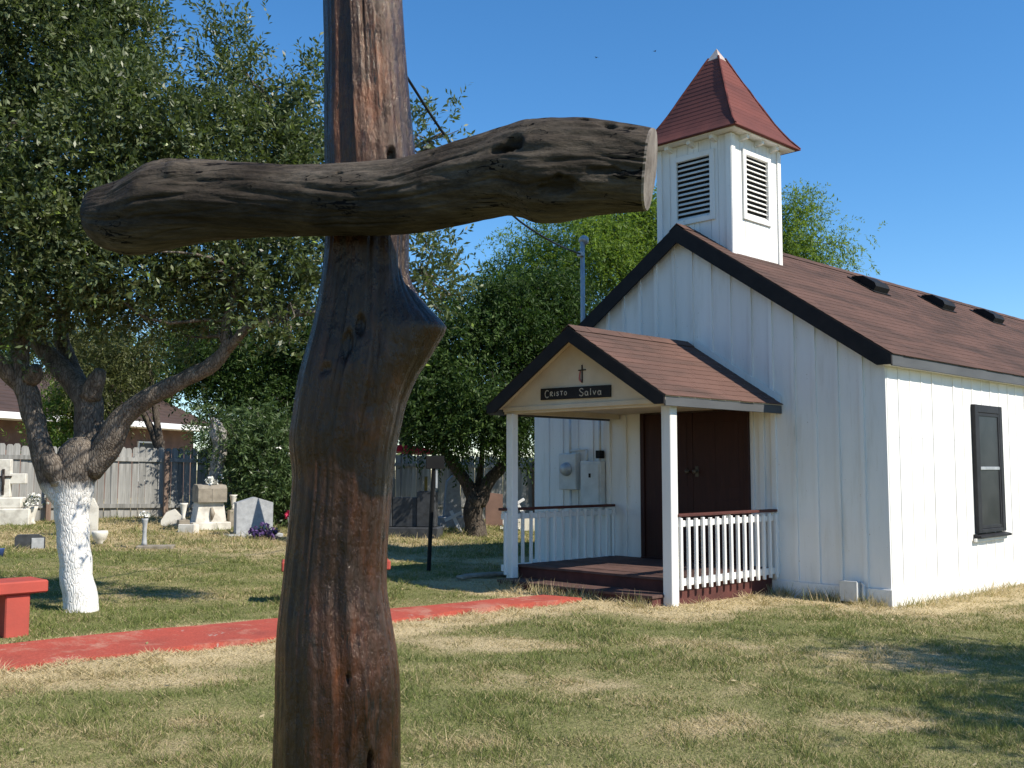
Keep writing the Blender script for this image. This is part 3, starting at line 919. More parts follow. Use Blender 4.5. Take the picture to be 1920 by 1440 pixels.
# ------------------------------------------------------------------ sign and emblem on the porch gable
def ribbon(strokes, r, th):
    mb = MB()
    for s in strokes:
        p = spline(np.array([(a, 0, b) for a, b in s]), .006) if len(s) > 2 else np.array([(a, 0, b) for a, b in s])
        V, F = tube(p, r, 6)
        P = np.array(V); P[:, 1] = P[:, 1] / r * th
        mb.add((P.tolist(), F))
    return mb.vf
def build_sign():
    loc = cw(-2.828, -PD - .066, 2.418)
    s = empty('name_sign', loc, ROT, 'long black sign board lettered Cristo Salva across the porch gable', 'sign')
    rt = (0, R(.8), 0)
    obj('board', box(-.565, .565, -.011, .011, -.071, .071, .003), M['sign_black'], s, rot=rt)
    def arc(cx, cy, rx, ry, a0, a1, n=9):
        return [(cx + rx * math.cos(R(a)), cy + ry * math.sin(R(a))) for a in np.linspace(a0, a1, n)]
    h = .04
    letters = {
        'C': [arc(0, 0, .028, h, 50, 310)],
        'r': [[(-.018, -h * .8), (-.018, h * .6)], [(-.018, h * .55), (.008, h * .65), (.014, h * .25), (-.014, -.004)], [(-.010, -.004), (.02, -h * .8)]],
        'i': [[(0, -h * .8), (0, h * .45)], [(0, h * .75), (.001, h * .80)]],
        's': [[(.018, h * .5), (0, h * .65), (-.016, h * .35), (0, 0), (.016, -h * .35), (0, -h * .75), (-.018, -h * .55)]],
        'T': [[(-.022, h * .75), (.022, h * .78)], [(0, h * .75), (0, -h * .7)]],
        'o': [arc(0, -.002, .019, .025, 90, 450, 12)],
        'S': [[(.024, h * .75), (.004, h * 1.05), (-.022, h * .7), (-.002, h * .1), (.024, -h * .35), (.006, -h * .95), (-.026, -h * .7)]],
        'a': [arc(-.003, -h * .35, .019, .024, 60, 420, 12), [(.018, h * .25), (.018, -h * .8), (.026, -h * .9)]],
        'l': [[(0, h), (0, -h * .9)]],
        'v': [[(-.02, h * .3), (0, -h * .85)], [(0, -h * .85), (.02, h * .32)]],
    }
    x0 = -.46
    for ch, x, sc in [('C', -.448, 1.1), ('r', -.375, .9), ('i', -.322, .85), ('s', -.272, .85), ('T', -.207, .85), ('o', -.142, .85),
                      ('S', .115, 1.12), ('a', .198, 1.0), ('l', .262, 1.05), ('v', .322, 1.0), ('a', .400, 1.0)]:
        st = [[(x + a * sc * 1.12, b * sc) for a, b in q] for q in letters[ch]]
        obj('letter', ribbon(st, .0062, .003), M['letter'], s, (0, -.0125, 0), rt)
    # cross with a flame curling round its foot
    loc = cw(-2.717, -PD - .058, 2.64)
    e = empty('cross_emblem', loc, ROT, 'small black cross with faded red flame above the black sign board', 'emblem')
    obj('cross_upright', box(-.006, .009, -.008, .004, -.105, .108, .002), M['sign_black'], e)
    obj('cross_arm', box(-.058, .062, -.0076, .003, .038, .052, .002), M['sign_black'], e)
    fl = [(-.030, .045), (-.044, .0), (-.050, -.05), (-.044, -.078), (-.018, -.098), (.0, -.108), (-.014, -.085), (-.028, -.06), (-.030, -.02), (-.024, .02)]
    sm_ = spline(np.array([(a, b, 0) for a, b in fl + fl[:1]]), .012)[:-1, :2]
    obj('flame', prism([tuple(p) for p in sm_], 'y', -.006, .004), M['emblem_red'], e)
build_sign()

# ------------------------------------------------------------------ rustic wooden cross in the foreground
POST = [(2.869,-0.3888,0.1003),(2.783,-0.3857,0.0993),(2.698,-0.3826,0.0998),(2.557,-0.3748,0.1027),(2.418,-0.3684,0.1084),(2.334,-0.3634,0.1121),(2.279,-0.3594,0.1140),(2.224,-0.3581,0.1131),(2.142,-0.3632,0.1054),(2.087,-0.3646,0.1032),(2.006,-0.3677,0.1056),(1.965,-0.3685,0.1095),(1.925,-0.3700,0.1140),(1.871,-0.3741,0.1185),(1.804,-0.3792,0.1295),(1.737,-0.3884,0.1392),(1.658,-0.4026,0.1355),(1.605,-0.4105,0.1333),(1.571,-0.4186,0.1338),(1.532,-0.4168,0.1258),(1.473,-0.4166,0.1209),(1.343,-0.4273,0.1211),(1.214,-0.4353,0.1251),(1.111,-0.4325,0.1403),(1.035,-0.4269,0.1483),(0.959,-0.4239,0.1512),(0.783,-0.4240,0.1529),(0.633,-0.4219,0.1560),(0.339,-0.4177,0.1646),(-0.12,-0.4143,0.1735)]
BAR = [(-1.0150,2.4545,2.1130,0.0500),(-1.0050,2.4520,2.1090,0.0640),(-0.9786,2.4462,2.1043,0.0773),(-0.9223,2.4334,2.1025,0.0912),(-0.8807,2.4237,2.1125,0.0993),(-0.8395,2.4141,2.1250,0.1075),(-0.7983,2.4045,2.1302,0.1045),(-0.7031,2.3820,2.1300,0.0940),(-0.5962,2.3563,2.1244,0.0854),(-0.4914,2.3306,2.1170,0.0801),(-0.4143,2.3114,2.1131,0.0807),(-0.3133,2.2857,2.1088,0.0822),(-0.2390,2.2664,2.1092,0.0834),(-0.1902,2.2536,2.1160,0.0884),(-0.1179,2.2343,2.1300,0.0914),(-0.0704,2.2215,2.1390,0.0916),(-0.0117,2.2054,2.1504,0.0952),(0.0232,2.1958,2.1494,0.1037),(0.0463,2.1893,2.1440,0.1116),(0.0920,2.1765,2.1426,0.1133),(0.1372,2.1637,2.1435,0.1080),(0.1819,2.1508,2.1425,0.1010),(0.2260,2.1380,2.1369,0.0940),(0.2696,2.1251,2.1307,0.0877),(0.2868,2.1200,2.1281,0.0852)]
def build_cross():
    c = empty('wooden_cross', (-.42, 2.55, 0), 0, 'tall rustic cross of dark varnished tree trunk with a crooked log crossbar', 'cross')
    base = np.array([-.42, 2.55, 0])
    P = np.array(POST)[::-1]
    z = np.concatenate([np.arange(-.12, .6, .03), np.arange(.6, 2.87, .009), [2.87, 2.95, 3.0]])
    cx = np.interp(z, P[:, 0], P[:, 1]); rx = np.interp(z, P[:, 0], P[:, 2])
    k = np.ones(9) / 9
    cx = np.convolve(np.pad(cx, 4, 'edge'), k, 'valid'); rx = np.convolve(np.pad(rx, 4, 'edge'), k, 'valid')
    n = 280
    ph = np.linspace(0, 2 * np.pi, n, endpoint=False)          # 0 = +x (right), -90 deg = towards the camera
    PH, Z = np.meshgrid(ph, z)
    cxg = cx[:, None]; rg = np.repeat(rx[:, None], n, 1)
    def seam(u, v, o=4):                                        # noise that closes round the trunk
        w = PH / (2 * np.pi)
        return fbm(u * np.cos(PH) + 40, u * np.sin(PH) * 1.0 + v, o)
    fl = fbm(np.cos(PH) * 2.1 + 40 + Z * .35, np.sin(PH) * 2.1 + 40 + Z * .5, 3) - .5
    fl2 = fbm(np.cos(PH) * 6 + 80 + Z * .8, np.sin(PH) * 6 + 80 - Z * .6, 3) - .5
    fl3 = fbm(np.cos(PH) * 18 + 120 + Z * 1.5, np.sin(PH) * 18 + 120 + Z * 2.2, 2) - .5
    face = np.abs(np.cos(PH)) ** 2                             # keep the outline, shape the front
    r = rg * (1 + (.26 * fl + .12 * fl2) * (1 - .65 * face) + .035 * fl3)
    def ang(a): return (PH - a + np.pi) % (2 * np.pi) - np.pi
    B = np.interp(Z, [1.66, 1.70, 1.737, 1.80, 1.835, 1.852, 1.868, 1.90, 1.93, 1.965, 1.99], [0, .008, .022, .062, .086, .092, .080, .048, .024, .006, 0])
    r += B * np.exp(-(ang(R(-8)) / .62) ** 2)
    # knots and the split hollow low on the front
    def dent(a, zz, wa, wz, d):
        q = np.hypot(ang(R(a)) / wa, (Z - zz) / wz)
        q = q + .5 * (fbm(PH * 9 + 7, Z * 30, 3) - .5)
        return d * (1 - sstep(.55, 1.1, q))
    r0_ = r.copy()
    r -= dent(-95, 1.79, .13, .05, .012) + dent(-82, 1.845, .10, .03, .010) + dent(-114, 1.735, .14, .012, .008)
    r -= dent(-58, .80, .17, .14, .012) + dent(-50, .70, .08, .15, .05) + dent(-64, .58, .17, .09, .016)
    r -= dent(-55, 2.258, .1, .022, .02) + dent(-70, 1.02, .03, .012, .012)
    gg = np.random.default_rng(3)
    for _ in range(30):
        a0 = R(gg.uniform(-175, -5)); zc = gg.uniform(.6, 2.8); hl = gg.uniform(.05, .32)
        wob = a0 + .10 * (fbm(Z * 2.2 + 9 * a0, Z * 0 + a0 * 5, 3) - .5) * 2
        q = (PH - wob + np.pi) % (2 * np.pi) - np.pi
        fade = np.clip(1 - np.abs(Z - zc) / hl, 0, 1) ** .5
        r -= gg.uniform(.0015, .0055) * fade * np.exp(-(q / (.014 + .010 * fade)) ** 2)
    SUNK = r0_ - r
    r += .012 * np.exp(-(ang(R(-62)) / .34) ** 2) * np.exp(-((Z - .80) / .30) ** 2)
    X = cxg + r * np.cos(PH) - base[0]
    Y = r * .97 * np.sin(PH)
    V = np.stack([X, Y, Z], -1).reshape(-1, 3)
    m = len(z); i = np.arange(m * n).reshape(m, n); j = np.roll(i, -1, 1)
    F = np.stack([i[:-1], j[:-1], j[1:], i[1:]], -1).reshape(-1, 4).tolist()
    F.append(list(range((m - 1) * n, m * n)))
    po = obj('post', (V.tolist(), F), M['post_wood'], c, smooth=True)
    ka = po.data.attributes.new('recess', 'FLOAT', 'POINT')
    ka.data.foreach_set('value', np.clip(SUNK / .02, 0, .8).ravel().astype(np.float32))
    # crossbar
    Q = np.array(BAR); cam_p = np.array([0, 0, 1.5])
    s = 1.036
    C3 = cam_p + (Q[:, :3] - cam_p) * s; rr = Q[:, 3] * s
    t = np.linspace(0, 1, 320)
    u = (C3[:, 0] - C3[0, 0]) / (C3[-1, 0] - C3[0, 0])
    A = np.stack([np.interp(t, u, C3[:, q]) for q in range(3)], 1); ra = np.interp(t, u, rr)
    k = np.ones(7) / 7
    for q in range(3): A[3:-3, q] = np.convolve(A[:, q], k, 'valid')
    ra[3:-3] = np.convolve(ra, k, 'valid')
    ax = np.array([C3[-1, 0] - C3[0, 0], C3[-1, 1] - C3[0, 1], 0]); ax /= np.linalg.norm(ax)
    fr = np.array([ax[1], -ax[0], 0])                          # towards the camera
    n = 200
    ph = np.linspace(0, 2 * np.pi, n, endpoint=False)          # 0 = camera side, 90 = top
    PH, T = np.meshgrid(ph, t)
    f1 = fbm(np.cos(PH) * 2 + 60 + T * 4, np.sin(PH) * 2 + 60 + T * 6, 3) - .5
    f2 = fbm(np.cos(PH) * 7 + 20 + T * 9, np.sin(PH) * 7 + 20 + T * 12, 3) - .5
    f3 = fbm(np.cos(PH) * 20 + 140 + T * 16, np.sin(PH) * 20 + 140 + T * 16, 2) - .5
    side = np.cos(PH) ** 2
    r = ra[:, None] * (1 + (.22 * f1 + .08 * f2) * (.25 + .75 * side) + .045 * f3)
    def dent(a, tt, wa, wt, d):
        q = np.hypot(((PH - R(a) + np.pi) % (2 * np.pi) - np.pi) / wa, (T - tt) / wt)
        q = q + 1.1 * (fbm(PH * 7 + a, T * 70 + a, 4) - .5)
        return d * (1 - sstep(.5, 1.15, q))
    r0_ = r.copy()
    r -= dent(58, .185, .16, .026, .024) + dent(70, .150, .10, .010, .02) + dent(75, .305, .07, .03, .010) + dent(15, .80, .18, .018, .016)
    r -= dent(70, .86, .12, .05, .014) + dent(45, .945, .14, .014, .018) + dent(52, .905, .08, .008, .02) + dent(-35, .87, .22, .03, .014)
    r -= dent(46, .972, .05, .008, .022) + dent(-20, .94, .10, .03, .010) + dent(76, .90, .05, .07, .014) + dent(10, .785, .09, .02, .012)
    r -= dent(30, .50, .05, .006, .012) + dent(40, .66, .04, .005, .01) + dent(-5, .60, .05, .05, .006)
    gg = np.random.default_rng(8)
    for _ in range(30):
        a0 = R(gg.uniform(-60, 110)); tc_ = gg.uniform(.02, 1.0); hl = gg.uniform(.02, .12)
        wob = a0 + .16 * (fbm(T * 9 + 7 * a0, T * 0 + a0 * 5, 3) - .5) * 2
        q = (PH - wob + np.pi) % (2 * np.pi) - np.pi
        fade = np.clip(1 - np.abs(T - tc_) / hl, 0, 1) ** .5
        r -= gg.uniform(.002, .008) * fade * np.exp(-(q / (.018 + .014 * fade)) ** 2)
    SUNK = r0_ - r
    r += .012 * np.exp(-(((PH - R(35) + np.pi) % (2 * np.pi) - np.pi) / .25) ** 2) * np.exp(-((T - .20) / .018) ** 2)
    off = fr[None, None, :] * (r * np.cos(PH))[..., None] + np.array([0, 0, 1.])[None, None, :] * (r * np.sin(PH))[..., None]
    sk = sstep(.93, 1, T) * np.sin(PH) * .012
    V = A[:, None, :] + off + ax[None, None, :] * sk[..., None] - base
    m = len(t); i = np.arange(m * n).reshape(m, n); j = np.roll(i, -1, 1)
    F = np.stack([i[:-1], j[:-1], j[1:], i[1:]], -1).reshape(-1, 4).tolist()
    F.append(list(range(n))[::-1])
    bar = obj('crossbar', (V.reshape(-1, 3).tolist(), F), M['bar_wood'], c, smooth=True)
    ka = bar.data.attributes.new('recess', 'FLOAT', 'POINT')
    ka.data.foreach_set('value', np.clip(SUNK / .022, 0, .75).ravel().astype(np.float32))
    ring = V[-1]; cen = ring.mean(0)
    VV = []; FF = []
    for kk, q in enumerate((1.0, .985, .6, .25)):
        for p in ring: VV.append(cen + (p - cen) * q + ax * (.0 if kk == 0 else .003 + .002 * kk))
    for kk in range(3):
        for a in range(n):
            b = (a + 1) % n
            FF.append((kk * n + a, kk * n + b, kk * n + n + b, kk * n + n + a))
    FF.append(list(range(3 * n, 4 * n)))
    obj('cut_end', ([tuple(p) for p in VV], FF), M['cut_wood'], bar)
build_cross()

# ------------------------------------------------------------------ trees
def unit(a): return a / (np.linalg.norm(a, axis=-1, keepdims=True) + 1e-9)
def foliage(name, parent, clusters, n_leaves, ll, lw, mat, seed, clump_r=.28, per=9, slen=.24, up=.35, droop=0.0, flat=0.0, gap=.5, cl_leaves=150, origin=(0, 0, 0)):
    """leaf-sized quads on sprigs, sprigs in clumps, clumps through the crown's lobes"""
    g = np.random.default_rng(seed)
    C = np.array(clusters, float)
    wts = (C[:, 3] * C[:, 4]) ** 1.0
    wts = wts / wts.sum()
    out = []; tint = []
    for c, w in zip(C, wts):
        nl = int(n_leaves * w); ncl = max(2, nl // cl_leaves)
        rad = np.array([c[3], c[5] if len(c) > 5 else max(c[3], c[4]), c[4]])
        d = unit(g.normal(size=(ncl, 3))); rr = g.random(ncl) ** gap
        cc = c[:3] + d * rr[:, None] * rad
        nsp = max(1, cl_leaves // per)
        cr = clump_r * (.6 + .8 * g.random(ncl))
        sp = cc[:, None, :] + g.normal(size=(ncl, nsp, 3)) * cr[:, None, None] * .55
        sdir = unit(unit(sp - c[:3]) * .55 + g.normal(size=(ncl, nsp, 3)) * .6 + np.array([0, 0, up - droop]))
        ctint = g.random((ncl, 1, 1)) * .35
        t = np.linspace(0.1, 1, per)[None, None, :, None]
        pos = sp[:, :, None, :] + sdir[:, :, None, :] * slen * t
        pos = pos + np.array([0, 0, -1.0]) * (droop * .25 * t ** 2)
        side = unit(np.cross(sdir[:, :, None, :] + 0 * pos, g.normal(size=pos.shape)))
        ld = unit(sdir[:, :, None, :] * .7 + side * .9 + np.array([0, 0, -.6 * droop]) + g.normal(size=pos.shape) * .15)
        nrm = unit(g.normal(size=pos.shape) + np.array([0, 0, .8 + flat * 3]))
        lat = unit(np.cross(ld, nrm)); nn = np.cross(lat, ld)
        L_ = ll * (.65 + .6 * g.random(pos.shape[:-1]))[..., None]; W_ = lw * (.7 + .5 * g.random(pos.shape[:-1]))[..., None]
        a = pos; b = pos + ld * L_ * .48 + lat * W_ * .5 + nn * W_ * .12; e = pos + ld * L_; f = pos + ld * L_ * .48 - lat * W_ * .5 + nn * W_ * .12
        q = np.stack([a, b, e, f], -2).reshape(-1, 3)
        tn = np.clip(ctint + .65 * g.random(pos.shape[:-1]), 0, 1)
        tn = np.where(g.random(tn.shape) < .012, 1.0, tn * .96)
        out.append(q); tint.append(np.repeat(tn.reshape(-1), 4))
    V = np.concatenate(out) - np.array(origin); T = np.concatenate(tint)
    o = inst(name, fast_mesh(name, V, 4, mat, T), parent)
    return o
def limb_obj(name, parent, pts, mat, origin, n=14, noise=.14, seed=0, step=.07):
    P = spline(np.array(pts, float), step)
    P[:, 0] += (fbm(P[:, 2] * 3 + seed, P[:, 0] * 2, 2) - .5) * P[:, 3] * .6
    return obj(name, tube(P[:, :3] - np.array(origin), np.maximum(P[:, 3], .004), n, noise, seed), mat, parent, smooth=True)
def twigs(parent, clusters, limbs, mat, seed, origin, r0=.02, per=3, name='branches'):
    g = np.random.default_rng(seed); mb = MB()
    allp = np.vstack([spline(np.array(l, float), .15)[:, :3] for l in limbs])
    for c in clusters:
        if c[3] < .12: continue
        cen = np.array(c[:3]); rad = np.array([c[3], c[3], c[4]])
        for _ in range(per):
            e = cen + unit(g.normal(size=3)) * rad * .85
            d = np.linalg.norm(allp - cen, axis=1) + .3 * g.random(len(allp)); s = allp[np.argmin(d)]
            mid = (s + e) / 2 + g.normal(size=3) * .12 * np.linalg.norm(e - s)
            p = spline(np.array([s, s * .65 + mid * .35 + g.normal(size=3) * .04, mid, e]), .14)
            mb.add(tube(p - np.array(origin), np.linspace(r0, .004, len(p)), 5, caps=False))
            for _ in range(3):
                a = p[g.integers(len(p) // 3, len(p))]; b = a + g.normal(size=3) * .14
                mb.add(tube(np.array([a, (a + b) / 2 + g.normal(size=3) * .03, b]) - np.array(origin), [r0 * .4, r0 * .3, .003], 4, caps=False))
    return obj(name, mb.vf, mat, parent, smooth=True)

OAK_TRUNK = [(-4.12,9.95,-.05,0.215),(-4.12,9.95,0.10,0.175),(-4.13,9.95,0.23,0.156),(-4.17,9.95,0.64,0.146),(-4.20,9.95,1.09,0.156),(-4.21,9.95,1.32,0.190),(-4.18,9.95,1.50,0.215),(-4.16,9.96,1.68,0.20),(-4.16,9.98,1.78,.12)]
OAK_LIMBS = [
 [(-4.26,9.95,1.14,0.12),(-4.39,9.90,1.37,0.118),(-4.48,9.85,1.65,0.112),(-4.56,9.85,1.96,0.107),(-4.65,9.85,2.21,0.112),(-4.75,9.85,2.42,0.112),(-4.73,9.85,2.67,0.087),(-4.76,9.95,3.05,0.077),(-4.82,10.05,3.65,0.088),(-4.88,10.05,4.08,0.062),(-4.96,10.05,4.41,0.052),(-5.01,10.05,5.01,0.043),(-5.04,10.15,5.82,0.028)],
 [(-4.70,9.85,2.29,0.092),(-4.79,9.75,2.41,0.081),(-4.90,9.65,2.60,0.070),(-5.09,9.55,2.89,0.059),(-5.20,9.35,3.36,0.044),(-5.26,9.15,4.05,0.033)],
 [(-4.14,9.98,1.50,0.18),(-4.11,10.05,1.91,0.155),(-4.17,10.05,2.20,0.140),(-4.38,10.15,2.42,0.116),(-4.62,10.25,2.64,0.101),(-4.86,10.35,2.95,0.086),(-5.09,10.55,3.59,0.066),(-5.04,10.85,4.52,0.051),(-4.93,11.05,5.60,0.040)],
 [(-4.17,10.10,2.10,0.115),(-4.31,10.25,2.35,0.090),(-4.53,10.45,2.64,0.087),(-4.65,10.55,2.98,0.076),(-4.61,10.85,3.77,0.062),(-4.30,11.00,4.60,0.045),(-4.20,11.0,5.35,0.025)],
 [(-4.08,9.95,1.50,0.16),(-3.86,9.90,1.78,0.143),(-3.70,9.85,2.01,0.117),(-3.48,9.80,2.18,0.101),(-3.17,9.75,2.32,0.086),(-2.88,9.70,2.46,0.080),(-2.69,9.65,2.65,0.065),(-2.70,9.65,2.90,0.050),(-2.58,9.65,3.31,0.045),(-2.41,9.75,3.95,0.036),(-2.34,9.95,4.6,0.024),(-2.32,10.0,4.95,0.014)],
 [(-2.69,9.65,2.63,0.055),(-2.44,9.55,2.84,0.044),(-2.14,9.55,2.94,0.040),(-1.71,9.65,3.01,0.035),(-1.22,9.75,3.23,0.025),(-0.82,9.75,3.33,0.015)],
 [(-2.36,9.75,4.11,0.030),(-1.87,9.85,4.35,0.025),(-1.26,9.95,4.54,0.021),(-0.69,9.95,4.81,0.015)]]
OAK_CL = [(-4.81,10.00,5.76,1.24,0.98),(-5.61,9.80,4.76,0.96,1.27),(-3.93,9.60,4.58,0.92,0.73),(-4.54,9.60,3.71,0.94,0.65),(-3.53,9.40,3.47,0.81,0.52),(-4.30,10.60,5.95,0.60,0.66),(-3.65,10.80,4.63,0.55,0.60),(-2.86,10.00,5.30,0.28,0.60),(-2.35,10.20,4.85,0.40,0.42),(-2.74,9.60,4.54,0.55,0.45),(-2.11,10.00,4.39,0.31,0.47),(-2.49,9.70,3.42,0.60,0.45),(-3.14,10.00,3.11,0.57,0.34),(-1.97,9.60,3.56,0.30,0.40),(-2.13,9.50,2.88,0.34,0.30),(-4.19,9.90,3.10,0.61,0.31),(-4.57,9.40,3.02,0.49,0.34),(-1.97,10.00,5.15,0.08,0.40),(-0.68,9.90,4.74,0.10,0.17),(-0.92,10.00,4.72,0.13,0.14),(-0.82,9.80,3.60,0.19,0.17),(-0.74,9.80,3.24,0.13,0.32),(-1.14,9.90,2.95,0.28,0.28),(-1.40,9.90,4.30,0.24,0.28),(-4.90,10.00,7.04,1.35,0.78),(-1.50,10.10,3.85,0.34,0.34)]
def build_oak():
    org = (-4.12, 9.95, G(-4.12, 9.95))
    t = empty('oak_tree', org, 0, 'large evergreen oak with whitewashed trunk and forking limbs beside the red path', 'tree')
    limb_obj('trunk', t, OAK_TRUNK, M['bark_oak'], org, 32, .06, 3, .045)
    for i, l in enumerate(OAK_LIMBS):
        limb_obj('limb', t, [(a, b_, c_, r_ * .92) for a, b_, c_, r_ in l], M['bark_oak'], org, 16, .16, i + 5, .06)
    # healed stubs at the fork
    for i, p in enumerate([[(-4.30,9.86,1.42,.12),(-4.36,9.76,1.55,.10),(-4.38,9.72,1.64,.06)], [(-4.08,9.98,2.2,.10),(-4.00,9.92,2.36,.085),(-3.97,9.9,2.46,.05)], [(-4.62,9.82,2.36,.09),(-4.55,9.76,2.44,.07),(-4.52,9.74,2.48,.04)]]):
        limb_obj('stub', t, p, M['bark_oak'], org, 14, .2, i + 30, .04)
    twigs(t, OAK_CL, OAK_LIMBS[2:] + OAK_LIMBS[:2], M['bark_oak'], 4, org, .022, 3)
    foliage('crown', t, OAK_CL, 215000, .066, .026, M['leaf_oak'], 21, .21, 10, .25, .45, 0, 0, .5, 170, org)
build_oak()

def simple_tree(name, label, base, fork, limbs, clusters, n, ll, lw, lm, seed, trunk_r, bark='bark', group=None, tw=2, **kw):
    org = (base[0], base[1], G(base[0], base[1]))
    t = empty(name, org, 0, label, 'tree', group)
    limb_obj('trunk', t, [(base[0], base[1], org[2] - .15, trunk_r * 1.35), (base[0], base[1], org[2] + .25, trunk_r), *fork], M[bark], org, 16, .14, seed)
    for i, l in enumerate(limbs):
        limb_obj('limb', t, l, M[bark], org, 10, .15, seed + i)
    twigs(t, clusters, limbs, M[bark], seed, org, .03, tw)
    foliage('crown', t, clusters, n, ll, lw, M[lm], seed, origin=org, **kw)
    return t
# dark tree with a forked trunk left of the chapel
CA = [(-1.20,21.00,4.11,0.76,0.76),(0.00,21.50,4.06,1.00,0.89),(-1.70,20.50,3.20,0.64,0.74),(-0.62,20.00,2.84,0.93,0.70),(0.21,20.50,2.45,0.64,0.60),(-1.03,20.00,2.25,0.62,0.36),(-1.66,20.00,2.53,0.57,0.48),(0.89,21.50,3.28,0.67,0.89),(-1.97,21.00,4.11,0.43,0.54),(0.00,22.00,5.0,0.95,0.75),(.9,22.2,4.4,.9,.8),(.9,22.4,5.2,.8,.7),(-.8,21.6,4.9,.7,.5)]
simple_tree('shade_tree', 'dark leafy tree with forked trunk standing between the chapel and the fence', (-.72, 20.85),
            [(-.76, 20.85, .55, .20), (-.74, 20.85, .95, .20)],
            [[(-.75,20.85,.8,.16),(-.95,20.8,1.25,.13),(-1.25,20.75,1.7,.11),(-1.6,20.7,2.4,.09),(-1.7,20.7,3.3,.05)],
             [(-.70,20.85,.8,.16),(-.50,20.85,1.2,.14),(-.18,20.85,1.6,.12),(.02,20.9,2.0,.11),(-.05,21.0,2.6,.09),(.1,21.3,3.8,.05)],
             [(-.74,20.9,1.0,.08),(-.62,21,1.6,.06),(-.6,21,2.6,.04)]],
            CA, 95000, .10, .038, 'leaf_dark', 31, .2, clump_r=.34, per=9, slen=.3, up=.1, droop=.5, cl_leaves=140)
# feathery mesquite behind the chapel
CB = [(1.84,25.00,6.95,1.42,1.16),(2.6,25.5,7.75,1.2,.75),(3.4,26,8.1,.9,.5),(0.52,25.00,6.46,0.85,0.74),(3.01,26.00,7.5,1.21,0.81),(0.65,25.00,5.27,1.16,0.91),(2.88,25.00,6.20,1.04,1.04),(4.65,26.00,7.4,1.35,1.08),(6.00,26.00,6.94,1.35,1.08),(7.30,26.00,7.55,0.62,0.85),(8.0,26.00,6.94,0.70,0.42),(7.35,26.00,8.25,0.34,0.34),(7.08,26.00,6.38,1.21,0.81),(-0.26,25.00,6.06,0.48,0.60)]
simple_tree('mesquite_tree', 'bright green feathery mesquite rising behind the chapel roof and belfry', (3.4, 26.6),
            [(3.4, 26.6, 1.2, .24), (3.35, 26.5, 2.2, .24)],
            [[(3.35,26.5,2.0,.2),(2.5,26.0,3.6,.16),(1.7,25.5,5.2,.11),(1.2,25.2,6.6,.06)],
             [(3.35,26.5,2.0,.2),(4.3,26.4,4.0,.15),(5.2,26.2,5.8,.11),(6.8,26.1,7.2,.05)],
             [(3.35,26.5,2.1,.16),(3.3,26.3,4.2,.13),(3.1,26.1,6.5,.07)]],
            CB, 135000, .105, .032, 'leaf_mesquite', 41, .26, clump_r=.42, per=12, slen=.42, up=.1, droop=.35, flat=.4, cl_leaves=170)
# trees and bushes over the fence
simple_tree('background_tree', 'dense dark tree towering over the fence behind the white flowering shrub', (-5.1, 23.3),
            [(-5.1, 23.3, 1.0, .17), (-5.2, 23.3, 1.7, .16)],
            [[(-5.2,23.3,1.5,.13),(-6.0,23.3,2.7,.08),(-6.7,23.3,3.8,.045)], [(-5.2,23.3,1.5,.13),(-4.8,23.3,3.0,.08),(-4.5,23.3,4.2,.045)]],
            [(-6.17,23.3,3.67,1.30,.95,.55),(-7.03,23.4,4.0,.72,.68,.5),(-5.1,23.2,2.78,.80,.80,.55),(-6.3,23.2,2.78,.65,.6,.5),(-4.85,23.3,4.4,.95,.95,.6),(-4.0,23.3,3.44,.95,1.15,.6),(-4.3,23.2,2.2,.8,.6,.5)],
            62000, .10, .038, 'leaf_dark', 51, .17, clump_r=.34, per=8, slen=.32, cl_leaves=120)
simple_tree('background_tree', 'olive green drooping tree seen through the gap under the oak crown', (-8.6, 25.2),
            [(-8.6, 25.2, 1.4, .14), (-8.6, 25.2, 2.2, .12)],
            [[(-8.6,25.2,2.0,.1),(-9.2,25.2,3.2,.07),(-9.9,25.4,4.4,.04)], [(-8.6,25.2,2.0,.1),(-8.9,25.1,4.2,.04)]],
            [(-9.85,25.00,3.65,0.80,1.0),(-9.2,25.00,4.5,0.75,0.65),(-10.6,25.50,4.6,0.78,0.65),(-11.6,25.8,4.9,.8,.6)],
            30000, .11, .03, 'leaf_olive', 61, .14, clump_r=.4, per=10, slen=.45, droop=.8, cl_leaves=120)
simple_tree('background_tree', 'bright green distant tree beyond the neighbouring house roof', (-15.8, 45),
            [(-15.8, 45, 2, .25), (-15.8, 45, 3.5, .22)],
            [[(-15.8,45,3.2,.2),(-16.8,45,5,.1)], [(-15.8,45,3.2,.2),(-14.5,45,5.5,.1)]],
            [(-15.66,45.00,5.22,1.9,1.4),(-17.93,46.00,5.78,1.8,1.6),(-13.30,44.00,6.98,1.9,1.6),(-11.2,45,5.6,1.8,1.6)],
            26000, .2, .09, 'leaf_mesquite', 71, .3, clump_r=.7, per=8, slen=.6, cl_leaves=120)
simple_tree('background_tree', 'far green tree top above the left end of the house', (-25.5, 50),
            [(-25.5, 50, 3, .3), (-25.5, 50, 5, .25)], [[(-25.5,50,4.6,.22),(-26.5,50,8,.1)], [(-25.5,50,4.6,.2),(-24.4,50,7.6,.1)]],
            [(-24.52,50.00,8.25,1.7,1.2),(-27.15,50.00,8.6,2.33,1.55),(-25.6,50,6.6,2,1.3)],
            16000, .2, .09, 'leaf_mesquite', 75, .3, clump_r=.7, per=8, slen=.6, cl_leaves=120)
